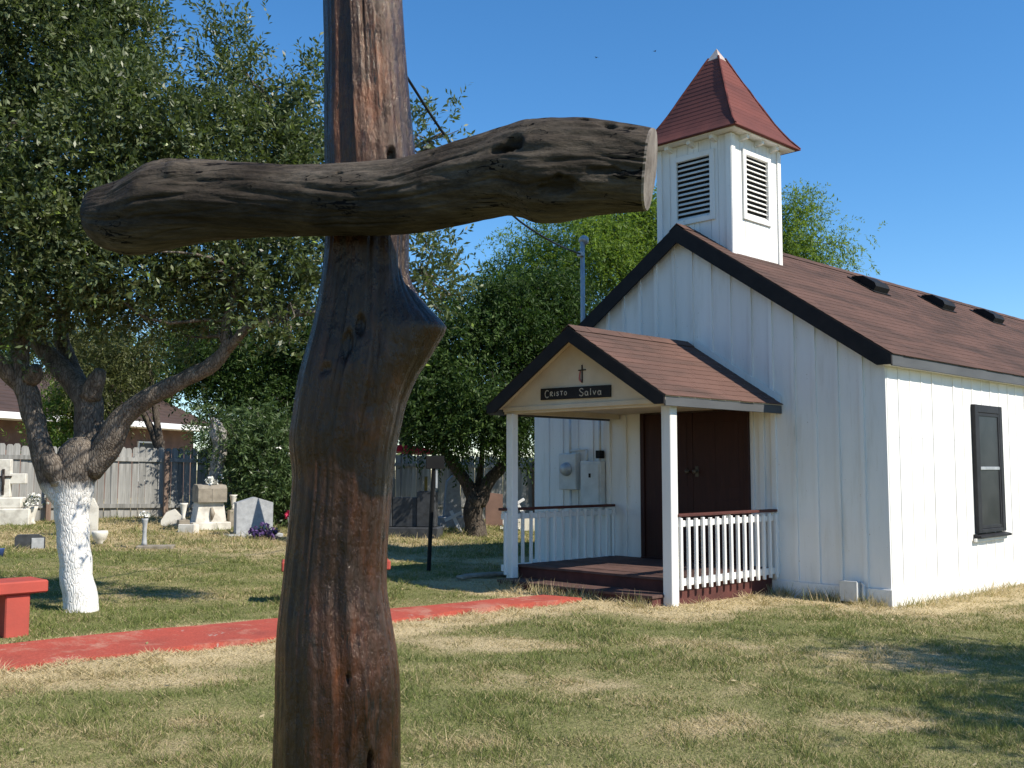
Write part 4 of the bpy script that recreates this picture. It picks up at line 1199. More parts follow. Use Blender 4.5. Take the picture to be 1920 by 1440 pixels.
simple_tree('background_tree', 'dark tree behind the foreground post, its crown merging with the oak', (-3.2, 31),
            [(-3.2, 31, 1.6, .2), (-3.2, 31, 2.6, .18)],
            [[(-3.2,31,2.4,.15),(-4,31,4.5,.06)], [(-3.2,31,2.4,.15),(-2.4,31,4.3,.06)]],
            [(-3.9,31,4.6,1.4,1.2),(-2.5,31,4.2,1.1,1.0),(-3.0,31,3.0,1.6,.9),(-1.4,31,3.4,1.0,.9),(.3,31.5,3.6,1.4,1.2)],
            30000, .14, .05, 'leaf_dark', 81, .2, clump_r=.5, per=8, slen=.4, cl_leaves=120)
def bush(name, label, base, clusters, n, ll, lw, lm, seed, flower=None, nf=0, fs=.05, cat='shrub', **kw):
    org = (base[0], base[1], G(*base))
    t = empty(name, org, 0, label, cat)
    g = np.random.default_rng(seed); mb = MB()
    for c in clusters:
        for _ in range(4):
            e = np.array(c[:3]) + g.normal(size=3) * np.array([c[3], c[3], c[4]]) * .5
            s = np.array([base[0] + g.normal() * .12, base[1] + g.normal() * .1, org[2] - .05])
            p = spline(np.array([s, (s + e) / 2 + g.normal(size=3) * .1, e]), .2)
            mb.add(tube(p - np.array(org), np.linspace(.022, .006, len(p)), 5))
    obj('stems', mb.vf, M['bark'], t)
    foliage('foliage', t, clusters, n, ll, lw, M[lm], seed, origin=org, **kw)
    if flower:
        fb = MB()
        for k in range(nf):
            c = clusters[g.integers(len(clusters))]
            d = unit(g.normal(size=3)); d[1] = -abs(d[1])
            p = np.array(c[:3]) + d * np.array([c[3], c[3], c[4]]) * 1.02 - np.array(org)
            for _ in range(5):
                q = p + g.normal(size=3) * fs * .8; u = unit(g.normal(size=3)); v = unit(np.cross(u, g.normal(size=3)))
                fb.add(([tuple(q - u * fs), tuple(q - v * fs), tuple(q + u * fs), tuple(q + v * fs)], [(0, 1, 2, 3)]))
        obj('blossoms', fb.vf, M[flower], t)
    return t
bush('flowering_shrub', 'dense green shrub with white blossoms behind the grey pointed headstone', (-5.1, 21.2),
     [(-5.20,21.00,1.61,0.76,0.65),(-5.89,21.50,2.05,0.50,0.45),(-4.72,20.80,1.28,0.43,0.54),(-5.12,21.50,2.38,0.67,0.45),(-5.2,21.2,.8,.6,.4),(-4.5,21.2,.9,.4,.5),(-5.92,20.6,2.42,.30,.16)],
     26000, .13, .030, 'leaf_shrub', 91, 'whiteflower', 12, .035, clump_r=.3, per=9, slen=.3, droop=.4, cl_leaves=110)
bush('yellow_flower_bush', 'leafy bush with yellow blossoms behind the fence near the brick wall', (-11.0, 25.4),
     [(-11.00,25.00,2.66,0.58,0.58),(-10.71,25.50,3.0,0.53,0.5),(-10.9,25.2,1.9,.6,.5)], 9000, .12, .04, 'leaf_mesquite', 95, 'yellow', 6, .05, clump_r=.3, per=8, slen=.3, cl_leaves=90)
# a tree to the right of the view; its shade falls across the lawn
simple_tree('shade_tree', 'tree standing out of view to the right whose shade streaks the lawn', (9.3, 4.9),
            [(9.3, 4.9, 1.2, .2), (9.2, 4.9, 2.0, .19)],
            [[(9.2,4.9,1.9,.15),(8.7,5.5,3.0,.1),(8.3,6.3,4.2,.05)], [(9.2,4.9,1.9,.15),(8.4,4.6,3.2,.1),(7.4,4.3,4.2,.05)], [(9.2,4.9,1.9,.14),(10,5.4,3.6,.09),(10.2,5.8,4.6,.05)]],
            [(8.3,6.45,4.4,.8,.4),(7.7,6.3,4.4,.5,.25),(7.75,4.7,4.3,.6,.35),(7.15,3.75,4.2,.5,.3),(9.3,5.5,5.0,.9,.5),(10.1,6.0,4.6,.8,.6)],
            15000, .10, .04, 'leaf_dark', 101, .2, clump_r=.36, per=9, slen=.3, cl_leaves=140)
# trees farther left, beyond the picture's edge
simple_tree('side_tree', 'broad tree standing out of view to the left of the oak', (-11.5, 6.5),
            [(-11.5, 6.5, 1.4, .22), (-11.5, 6.5, 2.2, .2)], [[(-11.5,6.5,2.0,.15),(-12.3,6.8,4.2,.06)], [(-11.5,6.5,2.0,.15),(-10.8,6.0,4.2,.06)]],
            [(-11.5,6.5,4.6,2.2,1.6),(-12.6,7.5,3.4,1.6,1.3),(-10.6,5.2,3.6,1.4,1.2),(-12.0,4.2,3.4,1.6,1.4)], 16000, .2, .08, 'leaf_dark', 111, .22, clump_r=.6, per=8, slen=.5, cl_leaves=110)
simple_tree('side_tree', 'bushy tree out of view left of the white cross monument', (-13.5, 13.5),
            [(-13.5, 13.5, 1.4, .22), (-13.5, 13.5, 2.2, .2)], [[(-13.5,13.5,2.0,.15),(-14.3,13.8,4.2,.06)], [(-13.5,13.5,2.0,.15),(-12.9,13.0,4.2,.06)]],
            [(-13.6,13.5,4.4,2.2,1.7),(-14.6,12.2,3.0,1.8,1.5),(-13.2,12.0,2.8,1.2,1.2)], 16000, .2, .08, 'leaf_dark', 115, .22, clump_r=.6, per=8, slen=.5, cl_leaves=110)
# pale dead trunk among the graves
DT = spline(np.array([(-6.06,20.75,.15,.2),(-6.02,20.75,.6,.165),(-6.0,20.75,1.05,.145),(-5.92,20.75,1.55,.14),(-5.86,20.75,1.95,.145),(-5.90,20.75,2.2,.165),(-5.97,20.75,2.36,.13),(-6.05,20.75,2.52,.05)]), .06)
tag(obj('dead_trunk', tube(DT[:, :3], DT[:, 3], 18, .25, 9), M['bark_pale'], smooth=True), 'pale grey leaning dead trunk behind the white monument', 'tree trunk')

# ------------------------------------------------------------------ fence
def build_fence():
    p0 = np.array([-14.5, 19.63]); p1 = np.array([3.4, 29.83])
    ln = np.linalg.norm(p1 - p0); d = (p1 - p0) / ln; rz = math.atan2(d[1], d[0])
    f = empty('board_fence', (p0[0], p0[1], 0), rz, 'weathered grey board fence along the back of the graveyard', 'fence')
    pk = mesh('picket', *prism([(-.066, 0), (.066, 0), (.066, 1.64), (.04, 1.68), (-.04, 1.68), (-.066, 1.64)], 'y', 0, .022), M['fence'])
    n = int(ln / .1415)
    def top(s):
        x, y = p0 + d * s
        return 2.10 - .33 * (s / ln)
    for i in range(n):
        s = .07 + i * .1415
        inst('picket', pk, f, (s, random.uniform(-.004, .006), top(s) - 1.68 + random.uniform(-.035, .02)), (random.uniform(-.01, .01), random.uniform(-.012, .012), 0))
    m = int(ln / 2.42)
    for i in range(m + 1):
        s = i * 2.42 + .4
        h = top(s)
        if s > ln: continue
        obj('fence_post', box(s - .05, s + .05, -.145, -.047, h - 1.95, h - .02 - random.uniform(0, .06), .008), M['fence_post'], f)
        for dz in (-.27, -1.3):
            if s + 2.42 > ln + .5: continue
            a, b = top(s) + dz, top(s + 2.42) + dz
            V, F = prism([(s + .001, a - .045), (s + 2.419, b - .045), (s + 2.419, b + .045), (s + .001, a + .045)], 'y', -.046, -.006)
            obj('rail', (V, F), M['fence'], f)
build_fence()

# ------------------------------------------------------------------ neighbouring house
def build_house():
    o = (-15.4, 31.0)
    h = empty('brick_house', (o[0], o[1], .2), math.atan2(.966, .258), 'brick house with brown shingle roof and white fascia behind the fence', 'house')
    bw = obj('wall', box(-9, 12, .95, 8.6, -.3, 2.98), M['brick'], h)
    ez, rz_ = 3.04, 5.05
    rows = 14
    rf = obj('roof', prism([(.1, ez - .08), (4.7, rz_ - .08), (9.2, ez - .08), (9.2, ez - .12), (.1, ez - .12)], 'x', -9.4, 12.4), M['house_roof'], h)
    mb = MB()
    for r in range(rows):
        a, b = r / rows, (r + 1) / rows
        y0, y1 = 0 + a * 4.7, 0 + b * 4.7 + .05
        z0, z1 = ez + a * (rz_ - ez), ez + b * (rz_ - ez) + .02
        mb.add(prism([(y0, z0), (y1, z1 - .02), (y1, z1 - .05), (y0, z0 - .035)], 'x', -9.45, 12.45))
    obj('shingle_courses', mb.vf, M['house_roof'], rf)
    obj('fascia', box(-9.46, 12.46, -.03, .0, ez - .20, ez + .005, .004), M['white_trim'], rf)
    obj('soffit', box(-9.4, 12.4, .001, .94, ez - .195, ez - .17), M['white_trim'], rf)
    obj('upper_wall', box(-9, 2.0, 5.0, 9.0, 3.0, 5.12), M['brick'], h)
    uf = obj('upper_roof', prism([(4.5, 5.30), (7.2, 6.4), (9.8, 5.30), (9.8, 5.24), (4.5, 5.24)], 'x', -9.5, 2.4), M['house_roof'], h)
    obj('fascia', box(-9.52, 2.42, 4.46, 4.49, 5.12, 5.32, .004), M['white_trim'], uf)
    for x in (-4.2, 3.6, 8.2):
        w = obj('window', box(x, x + 1.3, .90, .949, .9, 2.3), M['glass'], h)
        for VF in (box(x - .06, x, .88, .948, .84, 2.36), box(x + 1.3, x + 1.36, .88, .948, .84, 2.36), box(x, x + 1.3, .88, .948, 2.3, 2.36), box(x, x + 1.3, .88, .948, .84, .9)):
            obj('window_frame', VF, M['white_trim'], w)
build_house()

# ------------------------------------------------------------------ benches
def bench(cx, cy, az, ln, label):
    z = G(cx, cy)
    b = empty('bench', (cx, cy, z), R(90 - az), label, 'bench', 'red concrete benches beside the path')
    obj('seat', box(-ln / 2, ln / 2, -.19, .19, .35, .45, .012), M['red_bench'], b)
    for x in (-ln / 2 + .22, ln / 2 - .22):
        obj('leg', box(x - .095, x + .095, -.15, .15, -.12, .349, .01), M['red_bench'], b)
bench(-4.42, 8.12, 45, 1.45, 'red painted concrete bench at the left edge by the oak trunk')
bench(-1.86, 11.0, 78, 1.12, 'red painted concrete bench mostly hidden behind the wooden cross post')

# ------------------------------------------------------------------ small things round the chapel
def build_small():
    p = cw(-1.62, -1.80, .287)
    b = empty('yellow_bottle', p, 0, 'small yellow bottle on the porch floor behind the right railing', 'bottle')
    obj('body', lathe([(.035, 0), (.038, .01), (.038, .14), (.03, .17), (.014, .19)], 16), M['yellow'], b, smooth=True)
    obj('cap', lathe([(.016, .19), (.016, .22), (.012, .225)], 12), M['white_trim'], b, smooth=True)
    # sign on a leaning pole, seen from behind
    s = empty('post_sign', (-1.16, 14.42, G(-1.16, 14.42)), R(18), 'dark sign board on a leaning black pole on the lawn', 'sign')
    obj('pole', tube([(0, 0, -.2), (.035, 0, .7), (.075, 0, 1.5)], .03, 8), M['vent'], s)
    obj('sign_board', box(-.05, .21, -.05, -.031, 1.42, 1.60, .004), M['vent'], s)
    obj('bracket', box(.09, .12, -.03, .02, 1.15, 1.45, .003), M['galv'], s)
    # loose pale slabs beside the porch
    for i, (x, y, a, w, d, lab) in enumerate([(-.42, 13.75, 20, .22, .07, 'long pale stone slab lying on the shaded lawn left of the porch'), (-.12, 13.95, -25, .15, .07, 'short pale stone slab beside the left porch railing'),
                                  (-.62, 13.45, 50, .10, .06, 'smallest pale stone slab on the shaded lawn, farthest from the porch')]):
        o = obj('stone_slab', box(-w, w, -d, d, 0, .04, .012), M['stone_tan'], None, (x, y, G(x, y) + .03), (R(3), R(-2), R(a)))
        tag(o, lab, 'slab', 'loose slabs by the porch')
    # service cable
    mast = cw(-4.88, .2, 4.78)
    pts = [mast, (.55, 14.3, 4.70), (-0.034, 12.8, 4.736), (-0.621, 10.2, 4.793), (-0.906, 8.6, 4.86), (-1.202, 7.0, 4.97), (-1.374, 5.5, 5.15), (-1.65, 3.0, 5.5), (-2.0, -1.0, 6.1)]
    tag(obj('power_cable', tube(spline(np.array(pts), .3), .014, 6), M['wire'], smooth=True), 'black service cable running from the roof mast past the wooden cross', 'cable')
    pole = empty('utility_pole', (-2.0, -1.1, 0), 0, 'wooden utility pole behind the viewpoint carrying the service cable', 'pole')
    obj('shaft', tube([(0, 0, -.3), (0, 0, 3), (0, 0, 6.6)], [.15, .13, .11], 14), M['bark'], pole, smooth=True)
    obj('cross_arm', box(-.6, .6, -.05, .05, 6.0, 6.12, .01), M['bark'], pole)
    # birds
    for (x, y, z, rz, lab) in ((3.37, 40, 17.91, 30, 'tiny dark bird high in the sky, left of the belfry tip'), (5.72, 40, 18.17, -50, 'tiny dark bird high in the sky, just left above the belfry')):
        b = empty('bird', (x, y, z), R(rz), lab, 'bird', 'birds in the sky')
        b.scale = (.6, .6, .6)
        obj('body', lathe([(.004, -.09), (.025, -.05), (.03, 0), (.02, .06), (.012, .09), (.003, .11)], 8), M['vent'], b, rot=(R(90), 0, 0), smooth=True)
        for s_ in (-1, 1):
            V = [(0, .03, .01), (0, -.03, .01), (s_ * .09, -.03, .04), (s_ * .17, -.05, .01), (s_ * .09, .03, .04), (0, .0, -.004), (s_ * .09, 0, .03)]
            obj('wing', (V, [(0, 1, 2, 4), (4, 2, 3), (0, 4, 6, 5), (5, 6, 2, 1), (4, 3, 6), (6, 3, 2)]), M['vent'], b)
build_small()

# ------------------------------------------------------------------ graveyard
def at_ground(name, x, y, rz, label, cat, group=None):
    return empty(name, (x, y, G(x, y)), R(rz), label, cat, group)
def flowers(parent, mat, n, r, s, z, seed, loc=(0, 0), leaf=True, name='blossoms'):
    g = np.random.default_rng(seed); fb = MB(); lb = MB()
    for _ in range(n):
        d = unit(g.normal(size=3)); d[2] = abs(d[2])
        p = np.array([loc[0], loc[1], z]) + d * r * (.5 + .5 * g.random())
        for _ in range(4):
            q = p + g.normal(size=3) * s * .5; u = unit(g.normal(size=3)); v = unit(np.cross(u, g.normal(size=3)))
            fb.add(([tuple(q - u * s), tuple(q - v * s), tuple(q + u * s), tuple(q + v * s)], [(0, 1, 2, 3)]))
        q = np.array([loc[0], loc[1], z]) + d * r * .7; u = unit(g.normal(size=3)); v = unit(np.cross(u, g.normal(size=3)))
        lb.add(([tuple(q - u * s * 2), tuple(q - v * s * .5), tuple(q + u * s * 2), tuple(q + v * s * .5)], [(0, 1, 2, 3)]))
    obj(name, fb.vf, M[mat], parent)
    if leaf: obj('leaves', lb.vf, M['leaf_shrub'], parent)
VASE = [(.05, 0), (.06, .02), (.035, .06), (.05, .12), (.085, .26), (.095, .30), (.075, .30), (.06, .2)]
def build_graves():
    # white cross monument with a crucifix figure, far left
    t = at_ground('cross_monument', -10.30, 21.0, 12, 'white stone cross monument with dark crucifix at the far left by the fence', 'gravestone')
    obj('base', box(-.55, .55, -.25, .25, -.1, .33, .02), M['stone_white'], t)
    obj('plinth', box(-.38, .38, -.2, .2, .331, .55, .02), M['stone_white'], t)
    obj('upright', box(-.13, .13, -.09, .09, .551, 1.32, .012), M['stone_white'], t)
    obj('arm', box(-.42, .42, -.085, .085, .82, 1.03, .012), M['stone_white'], t)
    c = obj('crucifix', box(-.025, .025, -.115, -.091, .45 + .15, 1.12, .003), M['bronze'], t)
    obj('crucifix_arm', box(-.16, .16, -.113, -.0915, .95, .985, .003), M['bronze'], c)
    obj('crucifix_figure', tube([(0, -.12, .7), (.01, -.125, .82), (0, -.125, .95), (0, -.13, 1.02)], [.015, .03, .035, .02], 8), M['bronze'], c, smooth=True)
    # urn of pale flowers
    v = at_ground('flower_urn', -9.75, 21.1, 0, 'white urn of cream flowers right of the white cross monument', 'urn')
    obj('urn', lathe([(r * 1.1, z * 1.2) for r, z in VASE], 18), M['stone_white'], v, smooth=True)
    flowers(v, 'whiteflower', 26, .27, .035, .38, 5)
    # rounded tan stone
    V, F = prism([(-.34, -.1), (.34, -.1), (.33, .35), (.26, .52), (.12, .6), (-.12, .6), (-.26, .52), (-.33, .35)], 'y', -.07, .07)
    tag(obj('headstone', (V, F), M['stone_tan'], None, (-8.95, 21.3, G(-8.95, 21.3)), (0, 0, R(20))), 'low rounded tan headstone between the flower urn and the oak trunk', 'gravestone')
    # white stone right behind the oak trunk
    t = at_ground('cross_headstone', -7.72, 18.6, 14, 'white arched headstone topped by a thin cross, partly hidden behind the oak trunk', 'gravestone')
    obj('slab', prism([(-.28, -.1), (.28, -.1), (.28, .50), (.2, .66), (0, .72), (-.2, .66), (-.28, .50)], 'y', -.08, .08), M['stone_white'], t)
    obj('cross_arm', box(-.16, .16, -.03, .03, .85, .89, .004), M['stone_white'], t); obj('cross_upright', box(-.025, .025, -.028, .028, .70, 1.0, .004), M['stone_white'], t)
    v = at_ground('white_urn', -6.78, 17.1, 0, 'small white stone urn on the ground just right of the oak trunk', 'urn')
    obj('bowl', lathe([(.06, 0), (.05, .03), (.10, .08), (.13, .18), (.12, .22), (.1, .2)], 16), M['stone_white'], v, smooth=True)
    # fallen dark stone left of the trunk
    t = at_ground('dark_headstone', -7.6, 16.4, 24, 'small dark block headstone with pale front left of the oak trunk', 'gravestone')
    obj('block', prism([(-.22, -.1), (.22, -.1), (.22, .16), (.12, .22), (-.18, .22), (-.22, .18)], 'y', -.1, .1), M['stone_dark'], t)
    obj('face_plate', box(.02, .2, -.115, -.1005, .0, .17, .004), M['stone_grey'], t)
    tag(obj('blue_pot', lathe([(.06, 0), (.08, .12), (.085, .13), (.07, .13)], 14), M['blue'], None, (-7.45, 15.1, G(-7.45, 15.1)), smooth=True), 'small blue pot in the grass at the left edge', 'pot')
    # slim grey flower holder on a flat marker
    t = at_ground('flower_holder', -5.87, 16.6, 8, 'slim grey flower holder with white bloom on a flat marker, right of the oak', 'vase')
    obj('marker', box(-.10, .46, -.14, .14, -.03, .035, .01), M['stone_tan'], t)
    obj('stem', lathe([(.05, .036), (.04, .08), (.032, .2), (.035, .34), (.05, .43), (.055, .46), (.04, .46)], 14), M['stone_grey'], t, smooth=True)
    flowers(t, 'whiteflower', 10, .06, .026, .50, 8, leaf=False)
    # the white monument with an open stone book
    t = at_ground('book_monument', -5.85, 20.0, 30, 'whitewashed grave monument with open stone book and white flowers on top', 'gravestone')
    obj('base', box(-.36, .36, -.3, .3, -.1, .14, .015), M['stone_white'], t)
    obj('pedestal', prism([(-.29, .141), (.29, .141), (.23, .52), (-.23, .52)], 'y', -.22, .22), M['stone_white'], t)
    bk = obj('stone_book', prism([(-.30, .521), (.22, .521), (.20, .80), (.10, .86), (-.22, .84), (-.30, .78)], 'x', -.27, .27), M['stone_tan'], t)
    obj('book_spine', box(-.012, .012, -.306, -.28, .54, .78, .004), M['stone_tan'], bk)
    obj('ornament', tube([(.0, -.235, .18), (.02, -.24, .3), (.0, -.235, .42)], [.02, .05, .02], 8), M['stone_tan'], t, smooth=True)
    v = obj('side_vase', lathe([(.05, 0), (.03, .05), (.07, .28), (.085, .31), (.06, .31)], 14), M['stone_white'], t, (-.52, -.22, .2), smooth=True)
    obj('vase_stand', box(-.62, -.42, -.32, -.12, -.05, .199, .01), M['stone_tan'], t)
    obj('side_vase', lathe([(.05, 0), (.03, .05), (.07, .26), (.085, .29), (.06, .29)], 14), M['stone_white'], t, (.46, -.05, .36), smooth=True)
    obj('vase_stand', box(.37, .55, -.14, .04, -.05, .359, .01), M['stone_tan'], t)
    flowers(t, 'whiteflower', 12, .14, .05, .84, 12, (.02, -.06), False)
    tag(obj('footstone', box(-.16, .16, -.1, .1, -.05, .16, .01), M['stone_white'], None, (-5.95, 19.1, G(-5.95, 19.1)), (R(-4), 0, R(-10))), 'small white footstone in front of the stone book monument', 'gravestone')
    tag(obj('angel_stone', prism([(-.2, -.1), (.2, -.1), (.18, .2), (.05, .34), (-.1, .28), (-.2, .12)], 'y', -.1, .1), M['stone_white'], None, (-6.75, 20.6, G(-6.75, 20.6)), (0, 0, R(15))), 'low pale rough stone left of the stone book monument', 'gravestone')
    # grey pointed headstone
    t = at_ground('pointed_headstone', -4.72, 18.95, 27, 'grey granite headstone with a shallow pointed top beside the shrub', 'gravestone')
    obj('slab', prism([(-.33, -.1), (.33, -.1), (.33, .60), (0, .70), (-.33, .60)], 'y', -.11, .11), M['stone_grey'], t)
    obj('footing', box(-.5, .5, -.22, .22, -.12, .04, .015), M['stone_grey'], t)
    t = at_ground('pyramid_monument', -3.63, 18.36, 10, 'tall pointed grey monument hidden behind the wooden cross post', 'gravestone')
    obj('shaft', ([(-.27, -.27, -.1), (.27, -.27, -.1), (.27, .27, -.1), (-.27, .27, -.1), (0, 0, 1.80)], [(3, 2, 1, 0), (0, 1, 4), (1, 2, 4), (2, 3, 4), (3, 0, 4)]), M['stone_grey'], t)
    obj('footing', box(-.3, .3, -.3, .3, -.12, .05, .015), M['stone_grey'], t)
    t = at_ground('flower_patch', -4.42, 18.45, 0, 'purple flowers at the foot of the pointed grey headstone', 'flowers')
    flowers(t, 'purple', 55, .30, .035, .0, 15)
    t = at_ground('flower_vase', -4.12, 19.4, 0, 'slim white vase of pink flowers beside the wooden cross post', 'vase')
    obj('vase', lathe([(.075, 0), (.08, .02), (.04, .06), (.055, .16), (.075, .30), (.08, .32), (.06, .32)], 14), M['stone_white'], t, smooth=True)
    flowers(t, 'pink', 16, .11, .04, .34, 17, leaf=False)
    # dark family tomb right of the cross
    t = at_ground('dark_tomb', -1.98, 19.9, -6, 'dark granite tomb with two tall end blocks behind the wooden cross', 'gravestone')
    obj('base', box(-.62, .62, -.3, .3, -.15, .18, .015), M['stone_dark'], t)
    obj('end_block', box(-.52, -.30, -.16, .16, .181, 1.10, .015), M['stone_dark'], t)
    obj('end_block', box(.18, .54, -.16, .16, .181, .86, .015), M['stone_dark'], t)
    obj('centre_panel', box(-.298, .178, -.12, .12, .181, .74, .012), M['stone_dark'], t)
    obj('shoulder', box(-.62, -.522, -.15, .15, .181, .9, .012), M['stone_dark'], t)
    # pale monument and small stones near the fork of the dark tree
    t = at_ground('pale_monument', -1.30, 22.6, 10, 'pale grey tapering monument left of the forked tree trunk', 'gravestone')
    obj('base', box(-.3, .3, -.25, .25, -.1, .25, .015), M['stone_grey'], t)
    obj('shaft', prism([(-.2, .251), (.2, .251), (.13, 1.02), (0, 1.14), (-.13, 1.02)], 'y', -.15, .15), M['stone_grey'], t)
    tag(obj('headstone', prism([(-.2, -.1), (.2, -.1), (.2, .75), (-.2, .8)], 'y', -.08, .08), M['brick'], None, (-.42, 24.2, G(-.42, 24.2)), (0, 0, R(5))), 'narrow reddish headstone right of the forked tree trunk', 'gravestone')
    for i, (x, y, tilt, lab) in enumerate([(-.12, 24.4, -38, 'white wooden cross leaning left against the fence, right of the reddish headstone'), (.48, 25.0, -32, 'white wooden cross leaning beside the left porch post'), (-1.05, 21.4, -25, 'short white wooden cross leaning at the foot of the forked tree')]):
        c = at_ground('leaning_cross', x, y, 5, lab, 'grave cross', 'white wooden grave crosses')
        hgt = .95 if i < 2 else .5
        u = obj('upright', box(-.035, .035, -.02, .02, -.1, hgt, .005), M['white_trim'], c, rot=(0, R(tilt), 0))
        obj('arm', box(-.2, .2, -.041, -.0205, hgt * .68, hgt * .68 + .07, .005), M['white_trim'], c, rot=(0, R(tilt), 0))
    tag(obj('white_curbstone', box(-.28, .28, -.16, .16, -.1, .38, .02), M['stone_white'], None, (.35, 23.4, G(.35, 23.4)), (0, 0, R(8))), 'low white block grave marker near the left porch railing', 'gravestone')
    flowers(at_ground('flower_patch', .0, 22.6, 0, 'pale flowers on the grave between the forked tree and the porch', 'flowers'), 'whiteflower', 26, .3, .03, .05, 23)
    # things beyond the fence
    t = empty('red_canopy', (-3.1, 28.6, .3), R(22), 'flat bright red canopy roof showing above the fence', 'canopy')
    obj('roof_sheet', prism([(-.9, 1.72), (.85, 1.60), (.85, 1.68), (.2, 1.83), (-.9, 1.86)], 'y', -.9, .9), M['red_tin'], t)
    for x in (-.8, .75):
        for y in (-.8, .8): obj('leg', box(x - .03, x + .03, y - .03, y + .03, -.3, 1.6), M['galv'], t)
    tag(obj('yellow_stake', box(-.035, .035, -.03, .03, 0, 1.05, .006), M['stake'], None, (-2.02, 24.3, G(-2.02, 24.3))), 'yellow stake before the fence beside the dark pole sign', 'stake')
build_graves()

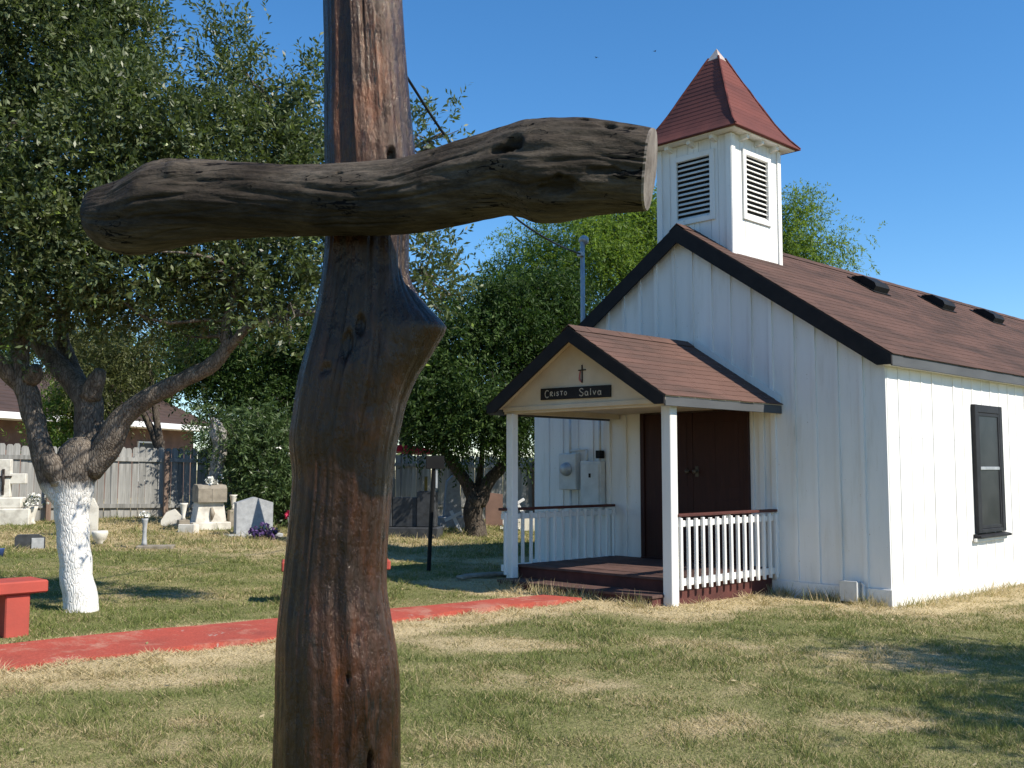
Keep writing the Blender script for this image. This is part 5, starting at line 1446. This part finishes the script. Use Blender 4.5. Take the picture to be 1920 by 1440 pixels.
# ------------------------------------------------------------------ grass
def build_grass():
    g = np.random.default_rng(77)
    N = 760000
    u = g.random(N)
    y0, y1, e = 4.4, 25.5, .06
    y = (y0 ** e + u * (y1 ** e - y0 ** e)) ** (1 / e)
    x = (g.random(N) * 2 - 1) * (.60 * y + .9)
    dry = dryness(x, y)
    lx, ly = ch_local(x, y)
    bad = (lx > -W - .03) & (lx < .05) & (ly > -.06)
    bad |= (lx > -PXR - PW - .06) & (lx < -PXR + .03) & (ly > -PD - .3) & (ly < 0)
    inp = pt_in_poly(x, y, PATH_POLY)
    edge = np.minimum(seg_dist(x, y, PN), seg_dist(x, y, PF) + .05)
    over = fbm(x * 2.2, y * 2.2, 3)
    bad |= inp & (edge > .02 + .30 * np.clip(over - .45, 0, 1) * 2 * sstep(-3.2, -.6, x))
    # thin, trodden places
    bad |= g.random(N) < .25 * (fbm(x * 1.4 + 90, y * 1.4, 3) > .56)
    k = ~bad
    x, y, dry = x[k], y[k], dry[k]; n = len(x)
    z = gz(x, y) + (fbm(x * .6, y * .6, 3) - .5) * .05 + (fbm(x * 2.1 + 50, y * 2.1, 3) - .5) * .035
    tall = fbm(x * 1.1 + 13, y * 1.1 + 5, 3)
    lx, ly = ch_local(x, y)
    dwall = np.minimum(np.maximum(np.maximum(-lx - W, lx), -ly), np.maximum(np.maximum(-lx - PXR - PW, lx + PXR), -ly - PD - .25))
    h = (.014 + .030 * g.random(n) * (.35 + 1.3 * tall)) * (1 + 1.3 * np.exp(-(np.maximum(dwall, 0) / .22) ** 2) * g.random(n) ** 2 * 2)
    tuft = fbm(x * 4.5 + 71, y * 4.5 + 3, 3)
    h *= .55 + 2.6 * np.clip(tuft - .38, 0, 1) + 2.5 * np.clip(tuft - .62, 0, 1)
    grave = sstep(15.5, 18, y)
    h *= 1 + 1.6 * grave * g.random(n) ** 2
    band = straw_band(x, y)
    isdry = g.random(n) < np.clip(np.maximum(.12 + .95 * dry, 1.05 * band), 0, 1)
    h *= np.where(isdry, .85, 1)
    a = g.random(n) * 2 * np.pi
    lean = np.where(isdry, 1.1 + 1.3 * g.random(n), .25 + .6 * g.random(n))
    w = .0026 * (y / 5.5) ** .9 * (.7 + .7 * g.random(n))
    b = g.random(n) * 2 * np.pi
    P = np.stack([x, y, z - .004], 1)
    s = np.stack([np.cos(b) * w, np.sin(b) * w, 0 * w], 1)
    tip = P + np.stack([np.cos(a) * lean * h, np.sin(a) * lean * h, h], 1)
    V = np.stack([P - s, P + s, tip], 1).reshape(-1, 3)
    tint = np.where(isdry, np.minimum(1, .50 + .30 * g.random(n) + .25 * dry * g.random(n) + .22 * band), .02 + .40 * g.random(n) * (.5 + .9 * dry))
    o = inst('grass', fast_mesh('grass', V, 3, M['grass'], np.repeat(tint, 3)))
    tag(o, 'short patchy lawn grass, part green and part dry straw', 'grass', kind='stuff')
    # taller dry weeds along the walls, the path and among the graves
    N = 5200
    t = g.random(N)
    sel = g.integers(0, 5, N)
    X = np.empty(N); Y = np.empty(N)
    lx = np.where(sel == 0, -PXR + t * PXR, np.where(sel == 1, .06 + g.exponential(.08, N), -PXR - PW + t * PW))
    ly = np.where(sel == 0, -.07 - g.exponential(.07, N), np.where(sel == 1, t * 8, -PD - .30 - g.exponential(.10, N)))
    X = CH[0] + UX[0] * lx + UY[0] * ly; Y = CH[1] + UX[1] * lx + UY[1] * ly
    gx = -9 + 9 * g.random(N); gy = 16.5 + 5 * g.random(N)
    X = np.where(sel >= 3, gx, X); Y = np.where(sel >= 3, gy, Y)
    # clump them
    keep = fbm(X * 2.5, Y * 2.5, 3) > np.where(sel >= 3, .45, .40)
    X, Y = X[keep], Y[keep]; n = len(X)
    h = .07 + .14 * g.random(n) ** 2
    a = g.random(n) * 2 * np.pi; b = g.random(n) * 2 * np.pi; lean = .2 + .6 * g.random(n)
    w = .0045 * np.maximum(1, Y / 12)
    P = np.stack([X, Y, gz(X, Y) - .02], 1)
    s = np.stack([np.cos(b) * w, np.sin(b) * w, 0 * w], 1)
    tip = P + np.stack([np.cos(a) * lean * h, np.sin(a) * lean * h, h], 1)
    V = np.stack([P - s, P + s, tip], 1).reshape(-1, 3)
    tint = np.clip(.55 + .5 * g.random(n), 0, 1); tint = np.where(g.random(n) < .2, .2, tint)
    o = inst('weeds', fast_mesh('weeds', V, 3, M['grass'], np.repeat(tint, 3)))
    tag(o, 'taller dry weeds along the chapel walls and among the graves', 'weeds', kind='stuff')
build_grass()
def build_litter():
    g = np.random.default_rng(5)
    n = 260
    y = 5 + 14 * g.random(n) ** 1.3; x = (g.random(n) * 2 - 1) * (.55 * y + .5)
    lx, ly = ch_local(x, y)
    k = ~((lx > -W - .1) & (lx < .1) & (ly > -PD - .4))
    x, y = x[k], y[k]; n = len(x)
    P = np.stack([x, y, gz(x, y) + .03 + .012 * g.random(n)], 1)
    a = g.random(n) * 2 * np.pi; L_ = .012 + .018 * g.random(n)
    u = np.stack([np.cos(a), np.sin(a), .5 * (g.random(n) - .5)], 1) * L_[:, None]
    v = np.stack([-np.sin(a), np.cos(a), .5 * (g.random(n) - .5)], 1) * (L_ * .45)[:, None]
    V = np.stack([P - u, P - v, P + u, P + v], 1).reshape(-1, 3)
    o = inst('fallen_leaves', fast_mesh('fallen_leaves', V, 4, M['grass'], np.repeat(.45 + .55 * g.random(n), 4)))
    tag(o, 'small dry leaves scattered over the lawn and path', 'leaf litter', kind='stuff')
build_litter()
